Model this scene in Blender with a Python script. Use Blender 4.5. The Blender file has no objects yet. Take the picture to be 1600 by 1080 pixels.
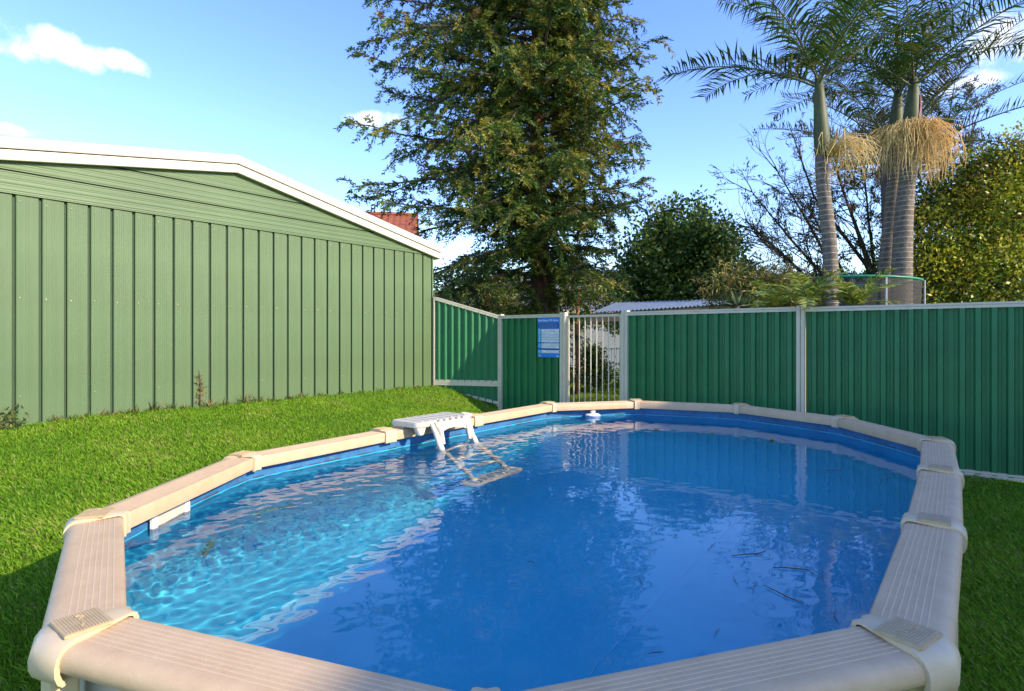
import bpy, bmesh, math, random
import numpy as np
from mathutils import Vector, Matrix

rng = np.random.default_rng(7)
random.seed(7)
R = math.radians
scene = bpy.context.scene
COL = scene.collection

# ------------------------------------------------------------------ camera
FPX = 900.0            # focal length in photograph pixels (1600 wide)
CAMZ = 1.6
cam_data = bpy.data.cameras.new('camera')
cam = bpy.data.objects.new('camera', cam_data)
COL.objects.link(cam)
cam.location = (0, 0, CAMZ)
cam.rotation_euler = (R(90), 0, 0)
cam_data.sensor_width = 36.0
cam_data.lens = 36.0 * FPX / 1600.0
cam_data.shift_y = -15.0 / 1600.0
cam_data.clip_start = 0.05
cam_data.clip_end = 6000
scene.camera = cam

# ------------------------------------------------------------------ light
SUN_AZ, SUN_EL = 120.0, 28.0          # azimuth clockwise from +Y
S = Vector((math.sin(R(SUN_AZ)) * math.cos(R(SUN_EL)), math.cos(R(SUN_AZ)) * math.cos(R(SUN_EL)), math.sin(R(SUN_EL))))
sun_data = bpy.data.lights.new('sun', 'SUN')
sun_data.energy = 2.3
sun_data.angle = R(0.53)
sun_data.color = (1.0, 0.83, 0.62)
sun = bpy.data.objects.new('sun', sun_data)
COL.objects.link(sun)
sun.rotation_euler = (-S).to_track_quat('-Z', 'Y').to_euler()
sun.location = (10, -6, 12)
sun_data.cycles.is_caustics_light = True

world = bpy.data.worlds.new('World')
scene.world = world
world.use_nodes = True
wn, wl = world.node_tree.nodes, world.node_tree.links
bg = wn['Background']
sky = wn.new('ShaderNodeTexSky')
sky.sky_type = 'NISHITA'
sky.sun_disc = False
sky.sun_elevation = R(SUN_EL)
sky.sun_rotation = R(SUN_AZ)
sky.altitude = 50
sky.air_density = 1.0
sky.dust_density = 0.4
sky.ozone_density = 2.2
bg.inputs[1].default_value = 0.15
scene.view_settings.view_transform = 'Standard'
scene.view_settings.look = 'None'
scene.view_settings.exposure = 1.74
scene.view_settings.gamma = 1.0
scene.view_settings.use_curve_mapping = False
cy = scene.cycles
cy.use_denoising = True
cy.max_bounces = 10
cy.transparent_max_bounces = 12
cy.caustics_refractive = True
cy.caustics_reflective = False
cy.blur_glossy = 0.3
cy.sample_clamp_indirect = 6.0


def pix(u, v, d):
    """point at depth d seen at photograph pixel (u, v)"""
    return Vector(((u - 800) / FPX * d, d, CAMZ - (v - 525) / FPX * d))


def build_clouds():
    geo = wn.new('ShaderNodeTexCoord')
    n1 = wn.new('ShaderNodeTexNoise')
    n1.inputs['Scale'].default_value = 16.0
    n1.inputs['Detail'].default_value = 9.0
    n1.inputs['Roughness'].default_value = 0.62
    wl.new(geo.outputs['Generated'], n1.inputs['Vector'])
    total = None
    spots = [(75, 70, 95, 30), (150, 88, 70, 20), (20, 75, 50, 20), (605, 188, 60, 15), (20, 203, 50, 11), (1580, 60, 85, 40), (1500, 130, 60, 18),
             (1700, 150, 90, 30), (-250, 130, 120, 30), (-600, 20, 150, 40), (300, -260, 160, 40), (1100, -400, 160, 50), (2200, 0, 200, 50)]
    dirs = []
    for (u, v, w, h) in spots:
        dirs.append((Vector(((u - 800) / FPX, 1, -(v - 525) / FPX)).normalized(), w / FPX, h / FPX))
    for k in range(9):                       # the same kind of small cloud over the rest of the sky
        az = R(100 + 27 * k); el = R(12 + (k * 37) % 30)
        dirs.append((Vector((math.sin(az) * math.cos(el), math.cos(az) * math.cos(el), math.sin(el))), 0.13, 0.035))
    for (c, w, h) in dirs:
        r = c.cross(Vector((0, 0, 1))).normalized()
        up = r.cross(c).normalized()
        cosv = c.y if c.y > 0.3 else 0.8
        def dot(vec, s):
            m = wn.new('ShaderNodeVectorMath'); m.operation = 'DOT_PRODUCT'
            wl.new(geo.outputs['Generated'], m.inputs[0]); m.inputs[1].default_value = vec * s
            return m.outputs['Value']
        def math2(op, a, b):
            m = wn.new('ShaderNodeMath'); m.operation = op
            for i, x in enumerate((a, b)):
                if isinstance(x, (int, float)): m.inputs[i].default_value = x
                else: wl.new(x, m.inputs[i])
            return m.outputs[0]
        x = dot(r, 1 / (w * cosv)); y = dot(up, 1 / (h * cosv)); z = dot(c, 1)
        d2 = math2('ADD', math2('MULTIPLY', x, x), math2('MULTIPLY', y, y))
        front = math2('GREATER_THAN', z, 0.2)
        m = math2('MULTIPLY', math2('SUBTRACT', 1.0, d2), front)
        m = math2('MAXIMUM', m, -3.0)
        m = math2('MULTIPLY', m, 1.0)
        back = math2('MULTIPLY', math2('SUBTRACT', front, 1.0), 3.0)
        m = math2('ADD', m, back)
        total = m if total is None else math2('MAXIMUM', total, m)
    nz = math2('MULTIPLY', math2('SUBTRACT', n1.outputs['Fac'], 0.52), 5.0)
    ramp = wn.new('ShaderNodeMapRange'); ramp.interpolation_type = 'SMOOTHSTEP'
    ramp.inputs['From Min'].default_value = -0.1; ramp.inputs['From Max'].default_value = 1.5
    wl.new(math2('ADD', total, nz), ramp.inputs['Value'])
    hsv = wn.new('ShaderNodeHueSaturation')
    hsv.inputs['Saturation'].default_value = 1.2
    hsv.inputs['Hue'].default_value = 0.518
    hsv.inputs['Value'].default_value = 0.9
    wl.new(sky.outputs[0], hsv.inputs['Color'])
    mix = wn.new('ShaderNodeMix'); mix.data_type = 'RGBA'
    wl.new(ramp.outputs[0], mix.inputs['Factor'])
    wl.new(hsv.outputs[0], mix.inputs['A'])
    mix.inputs['B'].default_value = (3.3, 3.3, 3.4, 1)
    wl.new(mix.outputs['Result'], bg.inputs[0])


build_clouds()

# ------------------------------------------------------------------ helpers
AX = Vector((math.sin(R(39)), math.cos(R(39)), 0))      # along the shed wall and the pool's long side
BX = Vector((math.cos(R(39)), -math.sin(R(39)), 0))     # along the back fence


def ab(a, b, z=0.0):
    p = AX * a + BX * b
    return Vector((p.x, p.y, z))


def to_ab(x, y):
    return x * AX.x + y * AX.y, x * BX.x + y * BX.y


def tag(o, label=None, cat=None, group=None, kind=None):
    if label: o['label'] = label
    if cat: o['category'] = cat
    if group: o['group'] = group
    if kind: o['kind'] = kind
    return o


def empty(name, loc, label, cat, group=None, rz=0.0):
    o = bpy.data.objects.new(name, None)
    COL.objects.link(o)
    o.location = loc
    o.rotation_euler = (0, 0, rz)
    o.empty_display_size = 0.2
    tag(o, label, cat, group)
    return o


def link(name, me, mat, parent=None, smooth=False, world=True):
    o = bpy.data.objects.new(name, me)
    COL.objects.link(o)
    if mat is not None and not me.materials:
        me.materials.append(mat)
    if smooth:
        me.polygons.foreach_set('use_smooth', np.ones(len(me.polygons), dtype=bool))
    if parent is not None:
        o.parent = parent
        if world:
            o.matrix_parent_inverse = Matrix.LocRotScale(parent.location, parent.rotation_euler, None).inverted() if parent.parent is None else (parent_world(parent)).inverted()
    return o


def parent_world(p):
    m = Matrix.LocRotScale(p.location, p.rotation_euler, p.scale)
    if p.parent is None:
        return m
    return parent_world(p.parent) @ p.matrix_parent_inverse @ m


class MB:
    """collects vertices and faces in world space"""
    def __init__(s):
        s.v = []; s.f = []

    def add(s, vs, fs):
        n = len(s.v)
        s.v.extend([tuple(p) for p in vs])
        s.f.extend([tuple(i + n for i in f) for f in fs])

    def box(s, c, ex, ey, ez, hx, hy, hz):
        c = Vector(c); ex = Vector(ex) * hx; ey = Vector(ey) * hy; ez = Vector(ez) * hz
        vs = [c - ex - ey - ez, c + ex - ey - ez, c + ex + ey - ez, c - ex + ey - ez,
              c - ex - ey + ez, c + ex - ey + ez, c + ex + ey + ez, c - ex + ey + ez]
        s.add(vs, [(0, 3, 2, 1), (4, 5, 6, 7), (0, 1, 5, 4), (1, 2, 6, 5), (2, 3, 7, 6), (3, 0, 4, 7)])

    def abox(s, x0, x1, y0, y1, z0, z1):
        s.box(((x0 + x1) / 2, (y0 + y1) / 2, (z0 + z1) / 2), (1, 0, 0), (0, 1, 0), (0, 0, 1), (x1 - x0) / 2, (y1 - y0) / 2, (z1 - z0) / 2)

    def tube(s, pts, rad, n=6, cap=True):
        pts = [Vector(p) for p in pts]
        if isinstance(rad, (int, float)): rad = [rad] * len(pts)
        rings = []
        ref = None
        for i, p in enumerate(pts):
            t = (pts[min(i + 1, len(pts) - 1)] - pts[max(i - 1, 0)]).normalized()
            if ref is None:
                ref = Vector((0, 0, 1)) if abs(t.z) < 0.9 else Vector((1, 0, 0))
            x = (ref - t * ref.dot(t)).normalized(); y = t.cross(x); ref = x
            rings.append([p + (x * math.cos(2 * math.pi * k / n) + y * math.sin(2 * math.pi * k / n)) * rad[i] for k in range(n)])
        vs = [q for r in rings for q in r]
        fs = []
        for i in range(len(pts) - 1):
            for k in range(n):
                fs.append((i * n + k, i * n + (k + 1) % n, (i + 1) * n + (k + 1) % n, (i + 1) * n + k))
        if cap:
            fs.append(tuple(range(n - 1, -1, -1))); fs.append(tuple((len(pts) - 1) * n + k for k in range(n)))
        s.add(vs, fs)

    def prism(s, pts, off):
        """polygon pts (3-D, planar) pushed along off"""
        n = len(pts); pts = [Vector(p) for p in pts]; off = Vector(off)
        s.add(pts + [p + off for p in pts], [tuple(range(n - 1, -1, -1)), tuple(range(n, 2 * n))] + [(i, (i + 1) % n, n + (i + 1) % n, n + i) for i in range(n)])

    def mesh(s, name):
        me = bpy.data.meshes.new(name)
        me.from_pydata(s.v, [], s.f)
        me.update()
        return me

    def build(s, name, mat, parent=None, smooth=False, bevel=0.0, angle=None):
        me = s.mesh(name)
        bm = bmesh.new(); bm.from_mesh(me)
        bmesh.ops.recalc_face_normals(bm, faces=bm.faces)
        if bevel > 0:
            bmesh.ops.bevel(bm, geom=[e for e in bm.edges if e.is_manifold and e.calc_face_angle(0) > 0.5], offset=bevel, segments=2, affect='EDGES', clamp_overlap=True)
        bm.to_mesh(me); bm.free()
        o = link(name, me, mat, parent, smooth)
        if angle is not None:
            me.polygons.foreach_set('use_smooth', np.ones(len(me.polygons), dtype=bool))
            me.set_sharp_from_angle(angle=angle)
        return o


def np_mesh(name, verts, faces_n, nper, cols=None):
    """verts (N,3); faces are consecutive runs of nper vertices"""
    me = bpy.data.meshes.new(name)
    nv = len(verts); nf = nv // nper
    me.vertices.add(nv); me.vertices.foreach_set('co', np.ascontiguousarray(verts, dtype=np.float32).ravel())
    me.loops.add(nv); me.loops.foreach_set('vertex_index', np.arange(nv, dtype=np.int32))
    me.polygons.add(nf)
    me.polygons.foreach_set('loop_start', np.arange(nf, dtype=np.int32) * nper)
    if cols is not None:
        at = me.color_attributes.new('tint', 'FLOAT_COLOR', 'POINT')
        c = np.ones((nv, 4), dtype=np.float32); c[:, :3] = np.repeat(cols, nper, axis=0)
        at.data.foreach_set('color', c.ravel())
    me.update(calc_edges=True)
    return me


def unit(a):
    return a / np.maximum(np.linalg.norm(a, axis=1, keepdims=True), 1e-9)


def leaf_verts(C, D, L, W, fold=0.0):
    """diamond leaves: base at C, pointing D"""
    n = len(C); D = unit(D)
    r = unit(np.cross(D, rng.normal(size=(n, 3))))
    L = np.broadcast_to(L, (n,))[:, None]; W = np.broadcast_to(W, (n,))[:, None]
    nn = np.cross(D, r)
    q = np.empty((n, 4, 3))
    q[:, 0] = C; q[:, 1] = C + D * L * 0.45 + r * W * 0.5 + nn * W * fold
    q[:, 2] = C + D * L; q[:, 3] = C + D * L * 0.45 - r * W * 0.5 + nn * W * fold
    return q.reshape(-1, 3)


def tints(n, palette, weights, jitter=0.18):
    idx = rng.choice(len(palette), size=n, p=np.array(weights) / sum(weights))
    c = np.array(palette)[idx] * (1 + rng.normal(0, jitter, size=(n, 1)))
    return np.clip(c, 0.003, 0.9)


# ------------------------------------------------------------------ materials
def new_mat(name):
    m = bpy.data.materials.new(name); m.use_nodes = True
    nt = m.node_tree
    return m, nt.nodes, nt.links, nt.nodes['Principled BSDF']


def paint(name, col, rough=0.5, var=0.12, scale=6.0, bump=0.0, bscale=60.0, spec=0.4, metal=0.0, stain=None, stain_amt=0.0, stretch=None, coat=0.0):
    m, n, l, p = new_mat(name)
    tc = n.new('ShaderNodeTexCoord')
    src = tc.outputs['Object']
    if stretch:
        mp = n.new('ShaderNodeMapping'); mp.inputs['Scale'].default_value = stretch
        l.new(src, mp.inputs['Vector']); src = mp.outputs[0]
    nz = n.new('ShaderNodeTexNoise'); nz.inputs['Scale'].default_value = scale; nz.inputs['Detail'].default_value = 8; nz.inputs['Roughness'].default_value = 0.65
    l.new(src, nz.inputs['Vector'])
    cr = n.new('ShaderNodeValToRGB')
    a = [max(0, c * (1 - var)) for c in col]; b = [min(1, c * (1 + var)) for c in col]
    cr.color_ramp.elements[0].color = (*a, 1); cr.color_ramp.elements[1].color = (*b, 1)
    cr.color_ramp.elements[0].position = 0.3; cr.color_ramp.elements[1].position = 0.7
    l.new(nz.outputs['Fac'], cr.inputs['Fac'])
    out = cr.outputs[0]
    if stain:
        n2 = n.new('ShaderNodeTexNoise'); n2.inputs['Scale'].default_value = scale * 2.7; n2.inputs['Detail'].default_value = 10; n2.inputs['Roughness'].default_value = 0.7
        l.new(src, n2.inputs['Vector'])
        mr = n.new('ShaderNodeMapRange'); mr.inputs['From Min'].default_value = 0.52; mr.inputs['From Max'].default_value = 0.75; mr.inputs['To Max'].default_value = stain_amt
        l.new(n2.outputs['Fac'], mr.inputs['Value'])
        mx = n.new('ShaderNodeMix'); mx.data_type = 'RGBA'
        l.new(mr.outputs[0], mx.inputs['Factor']); l.new(out, mx.inputs['A']); mx.inputs['B'].default_value = (*stain, 1)
        out = mx.outputs['Result']
    l.new(out, p.inputs['Base Color'])
    p.inputs['Roughness'].default_value = rough
    p.inputs['Specular IOR Level'].default_value = spec
    p.inputs['Metallic'].default_value = metal
    p.inputs['Coat Weight'].default_value = coat
    if bump > 0:
        n3 = n.new('ShaderNodeTexNoise'); n3.inputs['Scale'].default_value = bscale; n3.inputs['Detail'].default_value = 6
        l.new(src, n3.inputs['Vector'])
        bp = n.new('ShaderNodeBump'); bp.inputs['Strength'].default_value = bump; bp.inputs['Distance'].default_value = 0.01
        l.new(n3.outputs['Fac'], bp.inputs['Height']); l.new(bp.outputs[0], p.inputs['Normal'])
    return m


def leaf_mat(name, trans=0.3, rough=0.45, spec=0.35):
    m, n, l, p = new_mat(name)
    at = n.new('ShaderNodeVertexColor'); at.layer_name = 'tint'
    l.new(at.outputs['Color'], p.inputs['Base Color'])
    p.inputs['Roughness'].default_value = rough
    p.inputs['Specular IOR Level'].default_value = spec
    tr = n.new('ShaderNodeBsdfTranslucent'); l.new(at.outputs['Color'], tr.inputs['Color'])
    mx = n.new('ShaderNodeMixShader'); mx.inputs[0].default_value = trans
    l.new(p.outputs[0], mx.inputs[1]); l.new(tr.outputs[0], mx.inputs[2])
    l.new(mx.outputs[0], n['Material Output'].inputs['Surface'])
    return m


M = {}
M['leaf'] = leaf_mat('leaf', 0.3)
M['grass'] = leaf_mat('grass_blade', 0.45, 0.55, 0.15)
M['frond'] = leaf_mat('palm_leaf', 0.25, 0.4, 0.4)
M['cream'] = paint('cream_fence_paint', (0.64, 0.57, 0.42), 0.45, 0.06, 4, 0.05, 80, stain=(0.35, 0.31, 0.22), stain_amt=0.25)
M['white'] = paint('white_paint', (0.78, 0.77, 0.74), 0.4, 0.04, 4, stain=(0.45, 0.42, 0.36), stain_amt=0.15)
M['fascia'] = paint('cream_fascia_paint', (0.62, 0.56, 0.46), 0.4, 0.03, 3, stain=(0.5, 0.45, 0.38), stain_amt=0.12)
M['fence'] = paint('deep_green_steel', (0.018, 0.165, 0.055), 0.48, 0.12, 3, 0.03, 40, 0.45, stain=(0.07, 0.22, 0.10), stain_amt=0.25)
M['dark'] = paint('dark_gap', (0.02, 0.025, 0.022), 0.9)
M['shed_dark'] = paint('shed_backing_steel', (0.035, 0.07, 0.035), 0.7)
M['bark'] = paint('reddish_bark', (0.12, 0.065, 0.04), 0.9, 0.5, 5, 0.8, 25, 0.2, stretch=(3, 3, 0.5))
M['bark_grey'] = paint('grey_bark', (0.17, 0.13, 0.10), 0.9, 0.4, 6, 0.6, 25, 0.2, stretch=(3, 3, 0.6))
M['twig'] = paint('brown_twig', (0.085, 0.06, 0.042), 0.85, 0.35, 8)
M['pipe_black'] = paint('black_plastic', (0.02, 0.02, 0.02), 0.5)
M['ridge_wood'] = paint('brown_fascia_board', (0.10, 0.07, 0.05), 0.7, 0.3, 5)
M['tan_plate'] = paint('tan_plastic', (0.45, 0.34, 0.19), 0.6, 0.12, 20, 0.2, 150)
M['cap'] = paint('cream_plastic_cap', (0.57, 0.45, 0.28), 0.42, 0.06, 10, 0.05, 100, stain=(0.42, 0.34, 0.25), stain_amt=0.2)
M['ladder'] = paint('weathered_white_plastic', (0.56, 0.52, 0.42), 0.45, 0.06, 8, 0.05, 60, stain=(0.42, 0.38, 0.30), stain_amt=0.35)
M['screw'] = paint('screw_head', (0.35, 0.30, 0.24), 0.5, 0.5, 9)


def shed_mat(name, vertical):
    m, n, l, p = new_mat(name)
    tc = n.new('ShaderNodeTexCoord')
    nz = n.new('ShaderNodeTexNoise'); nz.inputs['Scale'].default_value = 1.3; nz.inputs['Detail'].default_value = 7
    l.new(tc.outputs['Object'], nz.inputs['Vector'])
    cr = n.new('ShaderNodeValToRGB')
    cr.color_ramp.elements[0].color = (0.082, 0.135, 0.058, 1); cr.color_ramp.elements[1].color = (0.098, 0.158, 0.070, 1)
    cr.color_ramp.elements[0].position = 0.35; cr.color_ramp.elements[1].position = 0.65
    l.new(nz.outputs['Fac'], cr.inputs['Fac'])
    # streaks of chalking along the sheet
    mp = n.new('ShaderNodeMapping'); mp.inputs['Scale'].default_value = (22, 22, 0.5) if vertical else (0.4, 0.4, 30)
    l.new(tc.outputs['Object'], mp.inputs['Vector'])
    n2 = n.new('ShaderNodeTexNoise'); n2.inputs['Scale'].default_value = 1.0; n2.inputs['Detail'].default_value = 4
    l.new(mp.outputs[0], n2.inputs['Vector'])
    mr = n.new('ShaderNodeMapRange'); mr.inputs['From Min'].default_value = 0.45; mr.inputs['From Max'].default_value = 0.8; mr.inputs['To Max'].default_value = 0.35
    l.new(n2.outputs['Fac'], mr.inputs['Value'])
    mx = n.new('ShaderNodeMix'); mx.data_type = 'RGBA'; mx.inputs['B'].default_value = (0.135, 0.188, 0.108, 1)
    l.new(mr.outputs[0], mx.inputs['Factor']); l.new(cr.outputs[0], mx.inputs['A'])
    # dark spots and scuffs
    n3 = n.new('ShaderNodeTexNoise'); n3.inputs['Scale'].default_value = 5.0; n3.inputs['Detail'].default_value = 12; n3.inputs['Roughness'].default_value = 0.8
    l.new(tc.outputs['Object'], n3.inputs['Vector'])
    m3 = n.new('ShaderNodeMapRange'); m3.inputs['From Min'].default_value = 0.68; m3.inputs['From Max'].default_value = 0.76; m3.inputs['To Max'].default_value = 0.45
    l.new(n3.outputs['Fac'], m3.inputs['Value'])
    mx2 = n.new('ShaderNodeMix'); mx2.data_type = 'RGBA'; mx2.inputs['B'].default_value = (0.08, 0.16, 0.09, 1)
    l.new(m3.outputs[0], mx2.inputs['Factor']); l.new(mx.outputs['Result'], mx2.inputs['A'])
    l.new(mx2.outputs['Result'], p.inputs['Base Color'])
    p.inputs['Roughness'].default_value = 0.5; p.inputs['Specular IOR Level'].default_value = 0.35
    # rolled micro ribs
    dt = n.new('ShaderNodeVectorMath'); dt.operation = 'DOT_PRODUCT'
    l.new(tc.outputs['Object'], dt.inputs[0])
    dt.inputs[1].default_value = (AX.x, AX.y, 0) if vertical else (0, 0, 1)
    mu = n.new('ShaderNodeMath'); mu.operation = 'MULTIPLY'; mu.inputs[1].default_value = 2 * math.pi / 0.024
    l.new(dt.outputs['Value'], mu.inputs[0])
    sn = n.new('ShaderNodeMath'); sn.operation = 'SINE'; l.new(mu.outputs[0], sn.inputs[0])
    bp = n.new('ShaderNodeBump'); bp.inputs['Strength'].default_value = 0.35; bp.inputs['Distance'].default_value = 0.003
    l.new(sn.outputs[0], bp.inputs['Height']); l.new(bp.outputs[0], p.inputs['Normal'])
    return m


M['shed_v'] = shed_mat('sage_green_steel_vertical', True)
M['shed_h'] = shed_mat('sage_green_steel_horizontal', False)


def rail_mat():
    m, n, l, p = new_mat('sandy_resin_rail')
    tc = n.new('ShaderNodeTexCoord')
    nz = n.new('ShaderNodeTexNoise'); nz.inputs['Scale'].default_value = 9; nz.inputs['Detail'].default_value = 10; nz.inputs['Roughness'].default_value = 0.7
    l.new(tc.outputs['Object'], nz.inputs['Vector'])
    cr = n.new('ShaderNodeValToRGB')
    cr.color_ramp.elements[0].color = (0.48, 0.335, 0.19, 1); cr.color_ramp.elements[1].color = (0.58, 0.425, 0.255, 1)
    cr.color_ramp.elements[0].position = 0.3; cr.color_ramp.elements[1].position = 0.7
    l.new(nz.outputs['Fac'], cr.inputs['Fac'])
    vo = n.new('ShaderNodeTexNoise'); vo.inputs['Scale'].default_value = 160; vo.inputs['Detail'].default_value = 3
    l.new(tc.outputs['Object'], vo.inputs['Vector'])
    mr = n.new('ShaderNodeMapRange'); mr.inputs['From Min'].default_value = 0.63; mr.inputs['From Max'].default_value = 0.72; mr.inputs['To Max'].default_value = 0.5
    l.new(vo.outputs['Fac'], mr.inputs['Value'])
    mx = n.new('ShaderNodeMix'); mx.data_type = 'RGBA'; mx.inputs['B'].default_value = (0.66, 0.53, 0.36, 1)
    l.new(mr.outputs[0], mx.inputs['Factor']); l.new(cr.outputs[0], mx.inputs['A'])
    n4 = n.new('ShaderNodeTexNoise'); n4.inputs['Scale'].default_value = 3.5; n4.inputs['Detail'].default_value = 8; n4.inputs['Roughness'].default_value = 0.75
    l.new(tc.outputs['Object'], n4.inputs['Vector'])
    m4 = n.new('ShaderNodeMapRange'); m4.inputs['From Min'].default_value = 0.52; m4.inputs['From Max'].default_value = 0.72; m4.inputs['To Max'].default_value = 0.4
    l.new(n4.outputs['Fac'], m4.inputs['Value'])
    mx2 = n.new('ShaderNodeMix'); mx2.data_type = 'RGBA'; mx2.inputs['B'].default_value = (0.42, 0.315, 0.2, 1)
    l.new(m4.outputs[0], mx2.inputs['Factor']); l.new(mx.outputs['Result'], mx2.inputs['A'])
    l.new(mx2.outputs['Result'], p.inputs['Base Color'])
    p.inputs['Roughness'].default_value = 0.5; p.inputs['Specular IOR Level'].default_value = 0.35
    bp = n.new('ShaderNodeBump'); bp.inputs['Strength'].default_value = 0.12; bp.inputs['Distance'].default_value = 0.004
    l.new(vo.outputs['Fac'], bp.inputs['Height']); l.new(bp.outputs[0], p.inputs['Normal'])
    return m


M['rail'] = rail_mat()
M['rail_line'] = paint('pale_rail_ridge', (0.59, 0.445, 0.28), 0.5, 0.06, 20)


def liner_mat():
    m, n, l, p = new_mat('blue_vinyl_liner')
    tc = n.new('ShaderNodeTexCoord')
    nz = n.new('ShaderNodeTexNoise'); nz.inputs['Scale'].default_value = 1.6; nz.inputs['Detail'].default_value = 8; nz.inputs['Roughness'].default_value = 0.6
    l.new(tc.outputs['Object'], nz.inputs['Vector'])
    cr = n.new('ShaderNodeValToRGB')
    cr.color_ramp.elements[0].color = (0.032, 0.43, 0.66, 1); cr.color_ramp.elements[1].color = (0.048, 0.50, 0.73, 1)
    cr.color_ramp.elements[0].position = 0.3; cr.color_ramp.elements[1].position = 0.7
    l.new(nz.outputs['Fac'], cr.inputs['Fac'])
    n2 = n.new('ShaderNodeTexNoise'); n2.inputs['Scale'].default_value = 7; n2.inputs['Detail'].default_value = 10; n2.inputs['Roughness'].default_value = 0.75
    l.new(tc.outputs['Object'], n2.inputs['Vector'])
    mr = n.new('ShaderNodeMapRange'); mr.inputs['From Min'].default_value = 0.56; mr.inputs['From Max'].default_value = 0.72; mr.inputs['To Max'].default_value = 0.22
    l.new(n2.outputs['Fac'], mr.inputs['Value'])
    mx = n.new('ShaderNodeMix'); mx.data_type = 'RGBA'; mx.inputs['B'].default_value = (0.24, 0.56, 0.78, 1)
    l.new(mr.outputs[0], mx.inputs['Factor']); l.new(cr.outputs[0], mx.inputs['A'])
    n5 = n.new('ShaderNodeTexNoise'); n5.inputs['Scale'].default_value = 22; n5.inputs['Detail'].default_value = 4; n5.inputs['Roughness'].default_value = 0.8
    l.new(tc.outputs['Object'], n5.inputs['Vector'])
    m5 = n.new('ShaderNodeMapRange'); m5.inputs['From Min'].default_value = 0.69; m5.inputs['From Max'].default_value = 0.74; m5.inputs['To Max'].default_value = 0.75
    l.new(n5.outputs['Fac'], m5.inputs['Value'])
    mx5 = n.new('ShaderNodeMix'); mx5.data_type = 'RGBA'; mx5.inputs['B'].default_value = (0.06, 0.09, 0.09, 1)
    l.new(m5.outputs[0], mx5.inputs['Factor']); l.new(mx.outputs['Result'], mx5.inputs['A'])
    l.new(mx5.outputs['Result'], p.inputs['Base Color'])
    p.inputs['Roughness'].default_value = 0.5; p.inputs['Specular IOR Level'].default_value = 0.3
    return m


M['liner'] = liner_mat()
M['seam'] = paint('liner_seam', (0.07, 0.50, 0.73), 0.5, 0.1, 5)


def water_mat():
    m, n, l, p = new_mat('water')
    n.remove(p)
    g = n.new('ShaderNodeBsdfGlass'); g.inputs['IOR'].default_value = 1.333; g.inputs['Roughness'].default_value = 0.0
    g.inputs['Color'].default_value = (0.97, 0.99, 1, 1)
    l.new(g.outputs[0], n['Material Output'].inputs['Surface'])
    return m


M['water'] = water_mat()


def ground_mat():
    m, n, l, p = new_mat('lawn_soil')
    tc = n.new('ShaderNodeTexCoord')
    nz = n.new('ShaderNodeTexNoise'); nz.inputs['Scale'].default_value = 30; nz.inputs['Detail'].default_value = 8
    l.new(tc.outputs['Object'], nz.inputs['Vector'])
    n2 = n.new('ShaderNodeTexNoise'); n2.inputs['Scale'].default_value = 0.7; n2.inputs['Detail'].default_value = 6
    l.new(tc.outputs['Object'], n2.inputs['Vector'])
    cr = n.new('ShaderNodeValToRGB')
    cr.color_ramp.elements[0].color = (0.08, 0.16, 0.012, 1); cr.color_ramp.elements[1].color = (0.17, 0.26, 0.03, 1)
    cr.color_ramp.elements[0].position = 0.3; cr.color_ramp.elements[1].position = 0.7
    l.new(nz.outputs['Fac'], cr.inputs['Fac'])
    mr = n.new('ShaderNodeMapRange'); mr.inputs['From Min'].default_value = 0.55; mr.inputs['From Max'].default_value = 0.8; mr.inputs['To Max'].default_value = 0.35
    l.new(n2.outputs['Fac'], mr.inputs['Value'])
    mx = n.new('ShaderNodeMix'); mx.data_type = 'RGBA'; mx.inputs['B'].default_value = (0.13, 0.12, 0.05, 1)
    l.new(mr.outputs[0], mx.inputs['Factor']); l.new(cr.outputs[0], mx.inputs['A'])
    l.new(mx.outputs['Result'], p.inputs['Base Color'])
    p.inputs['Roughness'].default_value = 0.95; p.inputs['Specular IOR Level'].default_value = 0.1
    bp = n.new('ShaderNodeBump'); bp.inputs['Strength'].default_value = 0.8; bp.inputs['Distance'].default_value = 0.03
    l.new(nz.outputs['Fac'], bp.inputs['Height']); l.new(bp.outputs[0], p.inputs['Normal'])
    return m


M['ground'] = ground_mat()

# ------------------------------------------------------------------ key dimensions
FENCE_A = 8.35           # back fence line (a = const)
SHED_B = -8.34           # shed wall (b = const)
SHED_BASE = 0.62
RIM_Z = 0.80
WATER_Z = 0.637
FLOOR_Z = -0.45


def on_fence(u):
    x = (u - 800) / FPX
    d = FENCE_A / (x * AX.x + AX.y)
    return Vector((x * d, d, 0))


def on_shed(u):
    x = (u - 800) / FPX
    d = SHED_B / (x * BX.x + BX.y)
    return Vector((x * d, d, 0))


joint_px = [(130, 985), (150, 810), (385, 712), (600, 672), (735, 650), (860, 630), (993, 626), (1155, 633), (1315, 653), (1462, 688), (1470, 735), (1460, 818), (1410, 1000), (755, 1140)]


def joints():
    hc = CAMZ - RIM_Z
    meas = [Vector(((u - 800) * hc / (v - 525), FPX * hc / (v - 525), 0)) for u, v in joint_px]
    dirs = [-72, -36, 0, 0, 0, 36, 72, 108, 144, 180, 180, 180, 216, 252]
    p = Vector((0, 0, 0)); ideal = []
    for d in dirs:
        ideal.append(p.copy()); a = R(37.6 + d)
        p = p + Vector((math.sin(a), math.cos(a), 0)) * 1.1886
    c = sum(ideal, Vector()) / 14
    ideal = [q - c + Vector((0.714, 4.088, 0)) for q in ideal]
    return [m * 0.75 + i * 0.25 for m, i in zip(meas, ideal)]


J = joints()
JC = sum(J, Vector()) / 14
NJ = len(J)


def edge_n(i):
    t = (J[(i + 1) % NJ] - J[i]).normalized()
    n = Vector((-t.y, t.x, 0))
    if n.dot(J[i] - JC) < 0: n = -n
    return t, n


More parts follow.
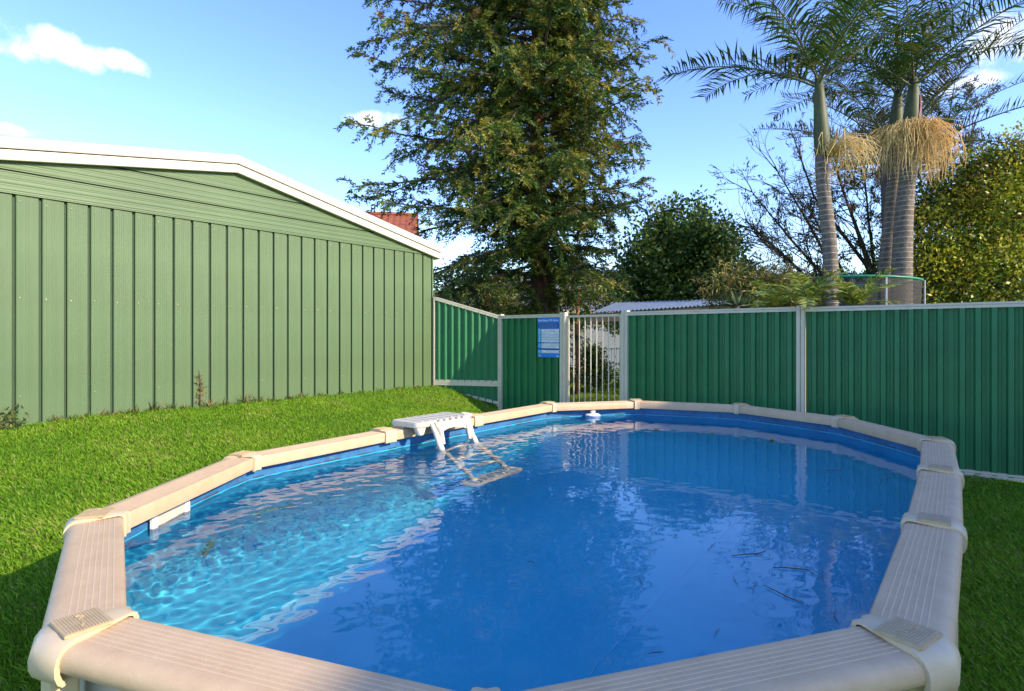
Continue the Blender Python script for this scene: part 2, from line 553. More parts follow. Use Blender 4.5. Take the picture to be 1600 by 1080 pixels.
EN = [edge_n(i) for i in range(NJ)]
MIT = []
for i in range(NJ):
    n0, n1 = EN[i - 1][1], EN[i][1]
    m_ = (n0 + n1).normalized()
    MIT.append(m_ / m_.dot(n1))


def catmull(pts, k):
    out = []
    n = len(pts)
    for i in range(n):
        p0, p1, p2, p3 = pts[i - 1], pts[i], pts[(i + 1) % n], pts[(i + 2) % n]
        for j in range(k):
            t = j / k
            out.append(0.5 * ((2 * p1) + (p2 - p0) * t + (2 * p0 - 5 * p1 + 4 * p2 - p3) * t * t + (3 * p1 - p0 - 3 * p2 + p3) * t ** 3))
    return out


_pin = [J[i] - MIT[i] * 0.03 for i in range(NJ)]
_cat = catmull(_pin, 8)
WALL = [_cat[k] * 0.45 + _pin[k // 8].lerp(_pin[(k // 8 + 1) % NJ], (k % 8) / 8) * 0.55 for k in range(len(_cat))]


def inside_poly(x, y, poly):
    x = np.asarray(x); y = np.asarray(y)
    ins = np.zeros(x.shape, bool)
    n = len(poly)
    for i in range(n):
        x0, y0 = poly[i].x, poly[i].y; x1, y1 = poly[(i + 1) % n].x, poly[(i + 1) % n].y
        c = ((y0 > y) != (y1 > y)) & (x < (x1 - x0) * (y - y0) / (y1 - y0 + 1e-12) + x0)
        ins ^= c
    return ins


def sstep(e0, e1, x):
    t = np.clip((x - e0) / (e1 - e0), 0, 1)
    return t * t * (3 - 2 * t)


def ground_z(x, y):
    x = np.asarray(x, float); y = np.asarray(y, float)
    a = x * AX.x + y * AX.y; b = x * BX.x + y * BX.y
    t = np.clip((b + 8.34) / 4.3, 0, 1)
    base = 0.62 - 0.20 * t
    base = base * (1 - sstep(-4.0, -1.4, b))
    base = base * (0.5 + 0.5 * sstep(-1.2, 2.2, a))
    far = 0.62 * (1 - sstep(-8.34, -6.2, b))
    far = np.where(b < -8.34, 0.62, far)
    k = sstep(5.2, 8.3, a)
    z = base * (1 - k) + far * k
    z = z * (1 - sstep(8.6, 11.0, a))
    z = z + 0.012 * np.sin(x * 2.1 + 1) * np.sin(y * 1.7) + 0.008 * np.sin(x * 5.3) * np.sin(y * 4.1 + 2)
    return z


def gz(x, y):
    return float(ground_z(np.array([x]), np.array([y]))[0])


# ------------------------------------------------------------------ the setting
def build_ground():
    gx = np.concatenate([-np.geomspace(3000, 12.5, 22), np.arange(-12, 12.01, 0.12), np.geomspace(12.5, 3000, 22)])
    gy = np.concatenate([-np.geomspace(3000, 4.5, 20), np.arange(-4, 14.01, 0.12), np.geomspace(14.6, 3000, 24)])
    X, Y = np.meshgrid(gx, gy)
    Z = ground_z(X, Y)
    Z = np.where(np.hypot(X, Y) > 40, 0.0, Z)
    outer = [J[i] + MIT[i] * 0.05 for i in range(NJ)]
    Z = np.where(inside_poly(X, Y, outer), -0.7, Z)
    nx, ny = len(gx), len(gy)
    v = np.stack([X, Y, Z], -1).reshape(-1, 3)
    i = np.arange(ny - 1)[:, None] * nx + np.arange(nx - 1)[None]
    f = np.stack([i, i + 1, i + nx + 1, i + nx], -1).reshape(-1, 4)
    me = bpy.data.meshes.new('ground')
    me.from_pydata(v.tolist(), [], f.tolist()); me.update()
    o = link('ground', me, M['ground'], None, True)
    tag(o, kind='structure')


build_ground()


def build_hill():
    # wooded ridge far beyond the gardens, blue haze put into its colours
    gx = np.linspace(-900, 1500, 160); gy = np.linspace(420, 1100, 40)
    X, Y = np.meshgrid(gx, gy)
    prof = 70 + 14 * np.sin(X / 170 + 1.0) + 9 * np.sin(X / 61) + 25 * np.clip((X - 60) / 500, -1, 1.0)
    Z = prof * sstep(420, 900, Y) + rng.normal(0, 1.6, X.shape)
    nx, ny = len(gx), len(gy)
    v = np.stack([X, Y, Z - 1], -1).reshape(-1, 3)
    i = np.arange(ny - 1)[:, None] * nx + np.arange(nx - 1)[None]
    f = np.stack([i, i + 1, i + nx + 1, i + nx], -1).reshape(-1, 4)
    me = bpy.data.meshes.new('hill'); me.from_pydata(v.tolist(), [], f.tolist()); me.update()
    m = paint('hazy_wooded_hill', (0.06, 0.11, 0.14), 0.95, 0.5, 0.05, spec=0.05)
    tag(link('hill', me, m, None, True), kind='structure')
    # tree canopy on the ridge as one wooded mass
    n = 26000
    x = rng.uniform(-300, 900, n); y = rng.uniform(430, 900, n)
    pz = 70 + 14 * np.sin(x / 170 + 1.0) + 9 * np.sin(x / 61) + 25 * np.clip((x - 60) / 500, -1, 1.0)
    z = pz * sstep(420, 900, y) - 1
    C = np.stack([x, y, z + rng.uniform(0, 6, n)], 1)
    D = rng.normal(size=(n, 3)); D[:, 2] = abs(D[:, 2])
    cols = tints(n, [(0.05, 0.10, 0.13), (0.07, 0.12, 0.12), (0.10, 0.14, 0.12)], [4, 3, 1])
    me = np_mesh('ridge_wood', leaf_verts(C, D, rng.uniform(4, 8, n), rng.uniform(4, 7, n)), None, 4, cols)
    tag(link('ridge_wood', me, M['leaf']), 'wooded ridge coloured blue green for haze, seen low between the trees', 'woodland', kind='stuff')


build_hill()


# ------------------------------------------------------------------ lawn blades
def build_lawn():
    def patch(n, u0, u1, v0, v1, zr):
        """random ground points spread over an area of the yard, denser towards the camera"""
    pts = []
    # candidate points in plan: density falls with distance
    N = 950000
    d = 1.2 * np.exp(rng.uniform(0, 1, N) * math.log(13.5 / 1.2))
    th = rng.uniform(-1.05, 1.05, N)
    x = d * np.sin(th); y = d * np.cos(th)
    a = x * AX.x + y * AX.y; b = x * BX.x + y * BX.y
    keep = (a < FENCE_A - 0.03) & (b > SHED_B + 0.03)
    outer = [J[i] + MIT[i] * 0.055 for i in range(NJ)]
    keep &= ~inside_poly(x, y, outer)
    # panel beside the shed closes the corner
    keep &= ~((a > 7.79) & (b < -7.03) & ((a - 7.79) / 0.56 > (b + 8.34) / 1.31))
    x, y, d = x[keep], y[keep], d[keep]
    # outside what the lens or its neighbours would ever show: nothing beyond +-50 degrees
    n = len(x)
    z = ground_z(x, y)
    cl = np.sin(x * 3.1 + np.sin(y * 2.3)) * np.sin(y * 2.7 + np.sin(x * 1.9))
    h = rng.uniform(0.022, 0.05, n) * (1 + 0.18 * cl) * (1 + 0.1 * ((x > 1.5) & (y < 6)))
    w = (0.0042 + 0.0009 * d) * rng.uniform(0.7, 1.3, n)
    ang = rng.uniform(0, 2 * np.pi, n)
    lean = np.stack([np.cos(ang), np.sin(ang), np.zeros(n)], 1) * (h * rng.uniform(0.3, 1.1, n))[:, None]
    side = np.stack([-np.sin(ang + 0.6), np.cos(ang + 0.6), np.zeros(n)], 1) * (w / 2)[:, None]
    P = np.stack([x, y, z - 0.004], 1)
    mid = P + lean * 0.35 + np.stack([np.zeros(n), np.zeros(n), h * 0.62], 1)
    tip = P + lean + np.stack([np.zeros(n), np.zeros(n), h], 1)
    q = np.empty((n, 4, 3))
    q[:, 0] = P - side; q[:, 1] = P + side; q[:, 2] = tip; q[:, 3] = mid - side * 0.9
    mixp = np.clip(0.5 + 0.35 * cl + rng.normal(0, 0.25, n), 0, 1)[:, None]
    g0 = np.array([0.125, 0.29, 0.016]); g1 = np.array([0.235, 0.40, 0.026])
    col = g0 * (1 - mixp) + g1 * mixp
    big = np.sin(x * 1.15 + 0.8 * np.sin(y * 0.9)) * np.sin(y * 1.05 + 0.7 * np.sin(x * 1.4) + 1)
    h *= 1 + 0.2 * big
    straw = rng.uniform(size=n) < 0.05 + 0.10 * (cl > 0.5) + 0.12 * np.clip(big - 0.45, 0, 1)
    col[straw] = np.array([0.36, 0.34, 0.11])
    col *= (1 + rng.normal(0, 0.15, (n, 1)))
    me = np_mesh('lawn_grass', q.reshape(-1, 3), None, 4, np.clip(col, 0.004, 0.8))
    tag(link('lawn_grass', me, M['grass']), 'short bright green lawn grass around the pool', 'grass', kind='stuff')


build_lawn()


# ------------------------------------------------------------------ shed
def build_shed():
    c0 = on_shed(675); a1, _ = to_ab(c0.x, c0.y)
    ap = on_shed(372); am, _ = to_ab(ap.x, ap.y)
    a0 = 2 * am - a1
    top = 3.19; apex_z = 4.19; am = am - 0.04
    a0 = 2 * am - a1
    half = (a1 - a0) / 2 + 0.12
    SL = {1: 0.2065, -1: 0.165}
    depth = 7.0
    root = empty('garden_shed', ab(am, SHED_B - depth / 2, SHED_BASE), 'large sage green steel shed with low gable and cream barge boards', 'shed')
    # concrete footing and body behind the cladding
    mb = MB()
    prof = [ab(a0 + 0.02, SHED_B - 0.03, SHED_BASE - 0.3), ab(a1 - 0.02, SHED_B - 0.03, SHED_BASE - 0.3), ab(a1 - 0.02, SHED_B - 0.03, apex_z - 0.18 - SL[1] * (a1 - am)), ab(am, SHED_B - 0.03, apex_z - 0.18), ab(a0 + 0.02, SHED_B - 0.03, apex_z - 0.18 - SL[-1] * (am - a0))]
    mb.prism(prof, -BX * depth)
    mb.build('wall', M['shed_dark'], root)
    # vertical sheets
    pitch = 0.2345
    n = int(round((a1 - a0) / pitch)); pitch = (a1 - a0) / n
    def pan_mesh():
        mb = MB(); w = pitch - 0.022; z0, z1 = SHED_BASE - 0.06, top - 0.012
        # local coordinates: along AX, out BX
        prof = [(0, -0.022), (0.0, 0.0), (0.012, 0.006), (w * 0.5, 0.0015), (w - 0.012, 0.0), (w, -0.022)]
        vs = []
        for z in (z0, z1):
            for (s, o) in prof: vs.append(AX * s + BX * o + Vector((0, 0, z)))
        k = len(prof)
        fs = [(i, i + 1, k + i + 1, k + i) for i in range(k - 1)] + [tuple(range(k, 2 * k)), tuple(range(k - 1, -1, -1))]
        mb.add(vs, fs)
        me = mb.mesh('wall_sheet'); me.materials.append(M['shed_v'])
        bm = bmesh.new(); bm.from_mesh(me); bmesh.ops.recalc_face_normals(bm, faces=bm.faces); bm.to_mesh(me); bm.free()
        return me
    pm = pan_mesh()
    inv = parent_world(root).inverted()
    for i in range(n):
        o = bpy.data.objects.new('wall_sheet', pm); COL.objects.link(o)
        o.parent = root; o.matrix_parent_inverse = inv
        o.location = ab(a0 + i * pitch + 0.011 + rng.normal(0, 0.001), SHED_B + rng.normal(0, 0.0006), 0)
    # trim over the joint
    mb = MB()
    mb.box(ab((a0 + a1) / 2, SHED_B + 0.012, top + 0.004), AX, BX, (0, 0, 1), (a1 - a0) / 2 + 0.005, 0.012, 0.016)
    mb.build('flashing', M['shed_h'], root)
    # horizontal gable sheets
    zs = [top + 0.022, 3.44, 3.70, 3.945, 4.19]
    for i in range(len(zs) - 1):
        z0, z1 = zs[i] + 0.0, zs[i + 1] - 0.014
        R0 = {k: min((apex_z - 0.16 - z0) / SL[k], (a1 - a0) / 2) for k in SL}; R1 = {k: min(max((apex_z - 0.16 - z1) / SL[k], 0.02), R0[k]) for k in SL}
        if R0[1] < 0.1: continue
        mb = MB()
        lap = 0.018
        def row(z, t, o): return [ab(am - (R0[-1] + (R1[-1] - R0[-1]) * t), SHED_B + o, z), ab(am + (R0[1] + (R1[1] - R0[1]) * t), SHED_B + o, z)]
        # three rolled beads across each sheet
        rows = []
        cut = [(0.0, 0.0), (0.0, lap)]
        K = 10
        for k in range(K + 1):
            t = k / K
            cut.append((t, lap * (1 - t) * 0.6 + (0.004 if k % 3 == 1 else 0.0)))
        cut.append((1.0, -0.01))
        for (t, o) in cut:
            rows.append(row(z0 + (z1 - z0) * t, t, o))
        vs = [p for rr in rows for p in rr]
        fs = [(2 * k, 2 * k + 1, 2 * k + 3, 2 * k + 2) for k in range(len(rows) - 1)]
        mb.add(vs, fs)
        mb.build('gable_sheet', M['shed_h'], root)
    # corner trims
    for aa in (a0, a1):
        mb = MB(); s = 1 if aa == a1 else -1
        mb.box(ab(aa + s * 0.008, SHED_B - 0.015, (SHED_BASE - 0.05 + top) / 2), AX, BX, (0, 0, 1), 0.016, 0.03, (top - SHED_BASE + 0.05) / 2)
        mb.build('corner_trim', M['shed_v'], root)
    # barge boards in two bands, each side
    for s in (-1, 1):
        slope = SL[s]
        for (zt, zb, o, nm) in ((0.0, 0.118, 0.10, 'barge_cap'), (0.132, 0.245, 0.085, 'barge_board')):
            mb = MB()
            e = half + 0.05
            pts = [ab(am, SHED_B - 0.2, apex_z - zt), ab(am + s * e, SHED_B - 0.2, apex_z - zt - slope * e), ab(am + s * e, SHED_B - 0.2, apex_z - zb - slope * e), ab(am, SHED_B - 0.2, apex_z - zb)]
            mb.prism(pts, BX * (0.2 + o))
            mb.build(nm, M['fascia'], root, bevel=0.006)
        mb = MB()
        e = half + 0.045
        mb.prism([ab(am, SHED_B - 0.2, apex_z - 0.11), ab(am + s * e, SHED_B - 0.2, apex_z - 0.11 - slope * e), ab(am + s * e, SHED_B - 0.2, apex_z - 0.14 - slope * e), ab(am, SHED_B - 0.2, apex_z - 0.14)], BX * (0.2 + 0.07))
        mb.build('barge_shadow_gap', M['dark'], root)
        mb = MB()
        e = half + 0.12
        mb.prism([ab(am, SHED_B + 0.02, apex_z - 0.012), ab(am + s * e, SHED_B + 0.02, apex_z - 0.012 - slope * e), ab(am + s * e, SHED_B + 0.02, apex_z - 0.05 - slope * e), ab(am, SHED_B + 0.02, apex_z - 0.05)], -BX * (depth + 0.1))
        mb.build('roof', M['fascia'], root)
    # screws
    mb = MB()
    for i in range(n):
        for z in (top - 0.09, 2.02, 0.93 if i % 3 == 0 else 2.02):
            c = ab(a0 + (i + 0.19) * pitch, SHED_B + 0.006, z + rng.normal(0, 0.006))
            mb.tube([c, c + BX * 0.007], [0.008, 0.006], 6)
    tag(mb.build('screw_heads', M['screw'], root), kind='stuff')
    return a0, a1, am


SHED_A0, SHED_A1, SHED_AM = build_shed()


# ------------------------------------------------------------------ fence and gate
def sheet_profile(length, pitch=0.14, dep=0.046, kind='step'):
    """points (s, o) along a corrugated steel sheet, o towards the pool"""
    pts = [(0.0, 0.0)]; s = 0.0
    while s < length:
        for ds, o in (((0.026, 0.0), (0.004, 0.005), (0.006, 0.005), (0.004, 0.0), (0.026, 0.0), (0.018, dep), (0.048, dep), (0.008, 0.0)) if kind == 'step' else ((0.052, 0.0), (0.012, 0.05), (0.022, 0.05), (0.054, 0.0))):
            s += ds * pitch / 0.14
            if s >= length: break
            pts.append((s, o))
    pts.append((length, pts[-1][1]))
    return pts


def corrugated(name, p0, p1, zb0, zb1, zt0, zt1, nrm, parent, flip=1.0, pitch=0.14, mat='fence', kind='step'):
    """three steel sheets between p0 and p1, bottom and top heights may rake"""
    p0 = Vector(p0); p1 = Vector(p1); t = (p1 - p0); Lt = t.length; t.normalize()
    k = max(1, round(Lt / 0.8)) if kind == 'step' else 1
    for i in range(k):
        l0, l1 = Lt * i / k, Lt * (i + 1) / k + (0.012 if i < k - 1 else 0)
        mb = MB(); vs = []
        prof = sheet_profile(l1 - l0, pitch, kind=kind)
        for s, o in prof:
            f = (l0 + s) / Lt
            q = p0 + t * (l0 + s) + nrm * (o * flip + 0.0015 * i)
            vs.append(Vector((q.x, q.y, zb0 + (zb1 - zb0) * f)))
            vs.append(Vector((q.x, q.y, zt0 + (zt1 - zt0) * f)))
        fs = [(2 * j, 2 * j + 2, 2 * j + 3, 2 * j + 1) for j in range(len(prof) - 1)]
        mb.add(vs, fs)
        o = mb.build(name, M[mat], parent)
    return


def rail_bar(name, p0, p1, z0, z1, h, w, nrm, parent, mat='cream'):
    mb = MB()
    p0 = Vector(p0); p1 = Vector(p1)
    a_ = Vector((p0.x, p0.y, z0)); b_ = Vector((p1.x, p1.y, z1))
    vs = []
    for q in (a_, b_):
        for (o, z) in ((-w / 2, -h / 2), (w / 2, -h / 2), (w / 2, -h * 0.12), (w / 2 - 0.008, 0.0), (w / 2, h * 0.12), (w / 2, h / 2), (-w / 2, h / 2)):
            vs.append(q + nrm * o + Vector((0, 0, z)))
    k = 7
    mb.add(vs, [(i, (i + 1) % k, k + (i + 1) % k, k + i) for i in range(k)] + [tuple(range(k)), tuple(range(2 * k - 1, k - 1, -1))])
    return mb.build(name, M[mat], parent)


def post(p, z0, z1, w, t, n, parent, mat='cream', name='post'):
    mb = MB()
    c = Vector((p.x, p.y, (z0 + z1) / 2))
    for s in (-1, 1):       # two channels back to back
        mb.box(c + t * (s * (w * 0.25 + 0.001)), t, n, (0, 0, 1), w * 0.25 - 0.002, 0.054, (z1 - z0) / 2)
    o = mb.build(name, M[mat], parent, bevel=0.004)
    mb = MB()
    mb.box(Vector((p.x, p.y, z1 + 0.006)), t, n, (0, 0, 1), w * 0.46, 0.045, 0.0055)
    mb.build('cap', M[mat], o)
    return o


FTOP = 1.985
P783, P880, P977, P1252 = on_fence(783), on_fence(881), on_fence(977.5), on_fence(1252)
NF = -AX           # fence face towards the pool


def build_fences():
    # short bay with the raked top that closes the gap to the shed
    cs = on_shed(677); cs = Vector((cs.x, cs.y, 0)) + BX * 0.03
    t = (P783 - cs).normalized(); n = Vector((t.y, -t.x, 0))
    if n.y > 0: n = -n
    root = empty('corner_fence', (cs + P783) / 2 + Vector((0, 0, 0.3)), 'narrow green fence bay with sloping cream top rail joining the shed', 'fence')
    Lc = (P783 - cs).length
    e0 = cs + t * 0.03; e1 = P783 - t * 0.04
    zt0 = CAMZ + (525 - 466) * 11.2 / FPX; zt1 = FTOP - 0.03
    zr = CAMZ - (599 - 525) * 11.0 / FPX
    corrugated('steel_sheet', e0, e1, zr + 0.03, zr + 0.03, zt0 - 0.02, zt1 - 0.02, n, root, 1.0, 0.140, kind='corner')
    rail_bar('top_rail', e0, e1, zt0, zt1, 0.065, 0.10, n, root)
    rail_bar('bottom_rail', e0, e1, zr + 0.024, zr + 0.03, 0.052, 0.10, n, root)
    rail_bar('bottom_rail', e0, e1, zr - 0.031, zr - 0.025, 0.052, 0.096, n, root)
    q0 = cs + t * (Lc * 0.12); zb0 = SHED_BASE - 0.07; zb1 = 0.30
    corrugated('infill_sheet', e0, e1, zb0 - 0.05, zb1 - 0.02, zr - 0.05, zr - 0.05, n, root, 1.0, 0.140, kind='corner')
    rail_bar('plinth_rail', e0, e1, zb0 + 0.03, zb1 + 0.03, 0.05, 0.10, n, root)
    post(cs + t * 0.012, 0.5, zt0 + 0.02, 0.03, t, n, root, name='post')
    # bay between that corner and the gate, carrying the notice
    root = empty('sign_fence', (P783 + P880) / 2, 'green steel fence bay carrying the blue notice beside the gate', 'fence')
    t = BX
    post(P783, 0.1, FTOP + 0.012, 0.085, t, NF, root)
    corrugated('steel_sheet', P783 + t * 0.03, P880 - t * 0.04, 0.08, 0.05, FTOP - 0.04, FTOP - 0.04, NF, root, 1.0, 0.158)
    rail_bar('top_rail', P783 + t * 0.045, P880 - t * 0.055, FTOP - 0.03, FTOP - 0.03, 0.06, 0.104, NF, root)
    rail_bar('bottom_rail', P783 + t * 0.045, P880 - t * 0.055, 0.09, 0.06, 0.06, 0.104, NF, root)
    post(P880, -0.05, FTOP + 0.012, 0.115, t, NF, root)
    # right-hand run
    root = empty('boundary_fence', P1252, 'long green corrugated steel fence with cream posts right of the gate', 'fence')
    post(P977, -0.05, FTOP + 0.012, 0.115, t, NF, root)
    post(P1252, -0.05, FTOP + 0.004, 0.105, t, NF, root)
    bay = (P1252 - P977).length
    P3 = P1252 + t * (bay * 1.22)
    post(P3, -0.05, FTOP - 0.01, 0.105, t, NF, root)
    P4 = P3 + t * 3.0
    for i, (q0, q1, fl) in enumerate(((P977, P1252, 1.0), (P1252, P3, 1.0), (P3, P4, 1.0))):
        a_ = q0 + t * 0.055; b_ = q1 - t * 0.055
        corrugated('steel_sheet', a_, b_, 0.05, 0.05, FTOP - 0.05, FTOP - 0.05, NF, root, fl, 0.140 if i else 0.156)
        zz = FTOP - 0.03 - 0.008 * i
        rail_bar('top_rail', a_, b_, zz, zz, 0.062, 0.104, NF, root)
        rail_bar('bottom_rail', a_, b_, 0.055, 0.055, 0.062, 0.104, NF, root)
    # gate of slim bars
    g = empty('pool_gate', (P880 + P977) / 2, 'cream barred pool gate between two posts', 'gate')
    s0 = P880 + t * 0.09; s1 = P977 - t * 0.085
    W = (s1 - s0).length
    zt = FTOP - 0.035
    for q in (s0, s1):
        mb = MB(); mb.box(Vector((q.x, q.y, (zt + 0.03) / 2)), t, NF, (0, 0, 1), 0.017, 0.017, (zt - 0.03) / 2)
        mb.build('stile', M['cream'], g, bevel=0.003)
    for z in (zt - 0.015, 0.10):
        mb = MB(); mb.box(Vector(((s0.x + s1.x) / 2, (s0.y + s1.y) / 2, z)), t, NF, (0, 0, 1), W / 2 - 0.018, 0.016, 0.019)
        mb.build('gate_rail', M['cream'], g, bevel=0.003)
    nb = 8
    me = None
    for i in range(nb):
        q = s0 + t * (W * (i + 1) / (nb + 1))
        mb = MB(); mb.tube([Vector((0, 0, 0.12)), Vector((0, 0, zt - 0.035))], 0.0095, 8)
        if me is None:
            me = mb.mesh('bar'); me.materials.append(M['cream'])
        o = bpy.data.objects.new('bar', me); COL.objects.link(o); o.parent = g
        o.matrix_parent_inverse = parent_world(g).inverted(); o.location = (q.x, q.y, 0)
    for z in (1.62, 0.4):
        q = s1 + t * 0.03
        mb = MB(); mb.box(Vector((q.x, q.y, z)), t, NF, (0, 0, 1), 0.012, 0.026, 0.075)
        mb.build('hinge', M['pipe_black'], g, bevel=0.003)
    q = s0 - t * 0.03
    mb = MB(); mb.box(Vector((q.x, q.y, FTOP - 0.1)), t, NF, (0, 0, 1), 0.012, 0.03, 0.07)
    mb.build('latch', M['cream'], g, bevel=0.003)


build_fences()


# ------------------------------------------------------------------ notice on the fence
def flat(name, col, rough=0.4):
    m, n, l, p = new_mat(name)
    p.inputs['Base Color'].default_value = (*col, 1); p.inputs['Roughness'].default_value = rough
    return m


def build_sign():
    c0 = on_fence(843.5); c1 = on_fence(877)
    W = (c1 - c0).length; H = 0.70
    t = BX; n = NF
    zt = FTOP - 0.065
    ang = math.atan2(t.y, t.x)
    root = empty('pool_notice', Vector((c0.x, c0.y, zt - H)) + n * 0.062, 'blue pool safety notice fixed to the fence beside the gate', 'sign')
    up = Vector((0, 0, 1))
    def P(x, y, o): return c0 + t * (x * W) + Vector((0, 0, zt - y * H)) + n * (0.066 + o)
    def rect(name, x0, x1, y0, y1, o, mat, parent=root):
        mb = MB(); c = P((x0 + x1) / 2, (y0 + y1) / 2, o)
        mb.box(c, t, n, up, (x1 - x0) * W / 2, 0.0012, (y1 - y0) * H / 2)
        return mb.build(name, mat, parent)
    blue = flat('sign_blue', (0.01, 0.21, 0.68)); dblue = flat('sign_dark_blue', (0.006, 0.075, 0.30)); white = flat('sign_white', (0.75, 0.78, 0.80)); teal = flat('sign_teal', (0.01, 0.35, 0.62))
    grey = flat('sign_print', (0.18, 0.25, 0.33)); yellow = flat('sign_yellow', (0.8, 0.45, 0.03))
    board = rect('board', 0, 1, 0, 1, -0.002, blue)
    rect('intro_band', 0.04, 0.98, 0.13, 0.265, 0.002, dblue)
    rect('letter_column', 0.02, 0.17, 0.27, 0.93, 0.002, teal)
    rows = [(0.285, 0.345), (0.355, 0.415), (0.425, 0.485), (0.495, 0.555), (0.565, 0.615), (0.645, 0.765), (0.815, 0.885)]
    for (y0, y1), ch in zip(rows, 'DRSABCD'):
        rect('row_panel', 0.19, 0.99, y0, y1 + 0.004, 0.002, white)
        text(ch, P(0.095, (y0 + y1) / 2, 0.0045), 0.052, ang, white, root, 'letter')
    mb = MB()
    r_ = random.Random(3)
    for (y0, y1) in rows:
        k = max(2, int((y1 - y0) / 0.02))
        for j in range(k):
            y = y0 + (j + 0.6) * (y1 - y0) / k
            x0 = 0.22
            while x0 < 0.93:
                w = r_.uniform(0.04, 0.11)
                if r_.random() < 0.82: mb.box(P(x0 + w / 2, y, 0.004), t, n, up, w * W / 2, 0.0006, 0.0022)
                x0 += w + 0.02
    tag(mb.build('fine_print', grey, root), kind='stuff')
    mb = MB()
    for j in range(4):
        y = 0.155 + j * 0.03; x0 = 0.1
        while x0 < 0.9:
            w = r_.uniform(0.05, 0.12); mb.box(P(x0 + w / 2, y, 0.004), t, n, up, w * W / 2, 0.0006, 0.0026); x0 += w + 0.025
    tag(mb.build('intro_print', flat('sign_pale_blue', (0.25, 0.45, 0.65)), root), kind='stuff')
    rect('band', 0.02, 0.32, 0.617, 0.64, 0.0035, dblue); rect('band', 0.02, 0.99, 0.772, 0.805, 0.0035, dblue)
    rect('emblem', 0.06, 0.16, 0.945, 0.975, 0.002, yellow); rect('emblem', 0.88, 0.98, 0.95, 0.975, 0.002, white)
    text('Pool Safety CPR Guide', P(0.5, 0.068, 0.0045), 0.047, ang, white, root, 'title')


def text(s, loc, size, ang, mat, parent, name):
    cu = bpy.data.curves.new(name, 'FONT'); cu.body = s; cu.size = size; cu.align_x = 'CENTER'; cu.align_y = 'CENTER'; cu.extrude = 0.0006; cu.offset = size * 0.012
    tmp = bpy.data.objects.new(name + '_tmp', cu); COL.objects.link(tmp)
    dg = bpy.context.evaluated_depsgraph_get()
    me = bpy.data.meshes.new_from_object(tmp.evaluated_get(dg))
    bpy.data.objects.remove(tmp); bpy.data.curves.remove(cu)
    me.transform(Matrix.Translation(loc) @ Matrix.Rotation(ang, 4, 'Z') @ Matrix.Rotation(R(90), 4, 'X'))
    me.materials.clear(); me.materials.append(mat)
    return link(name, me, mat, parent)


build_sign()


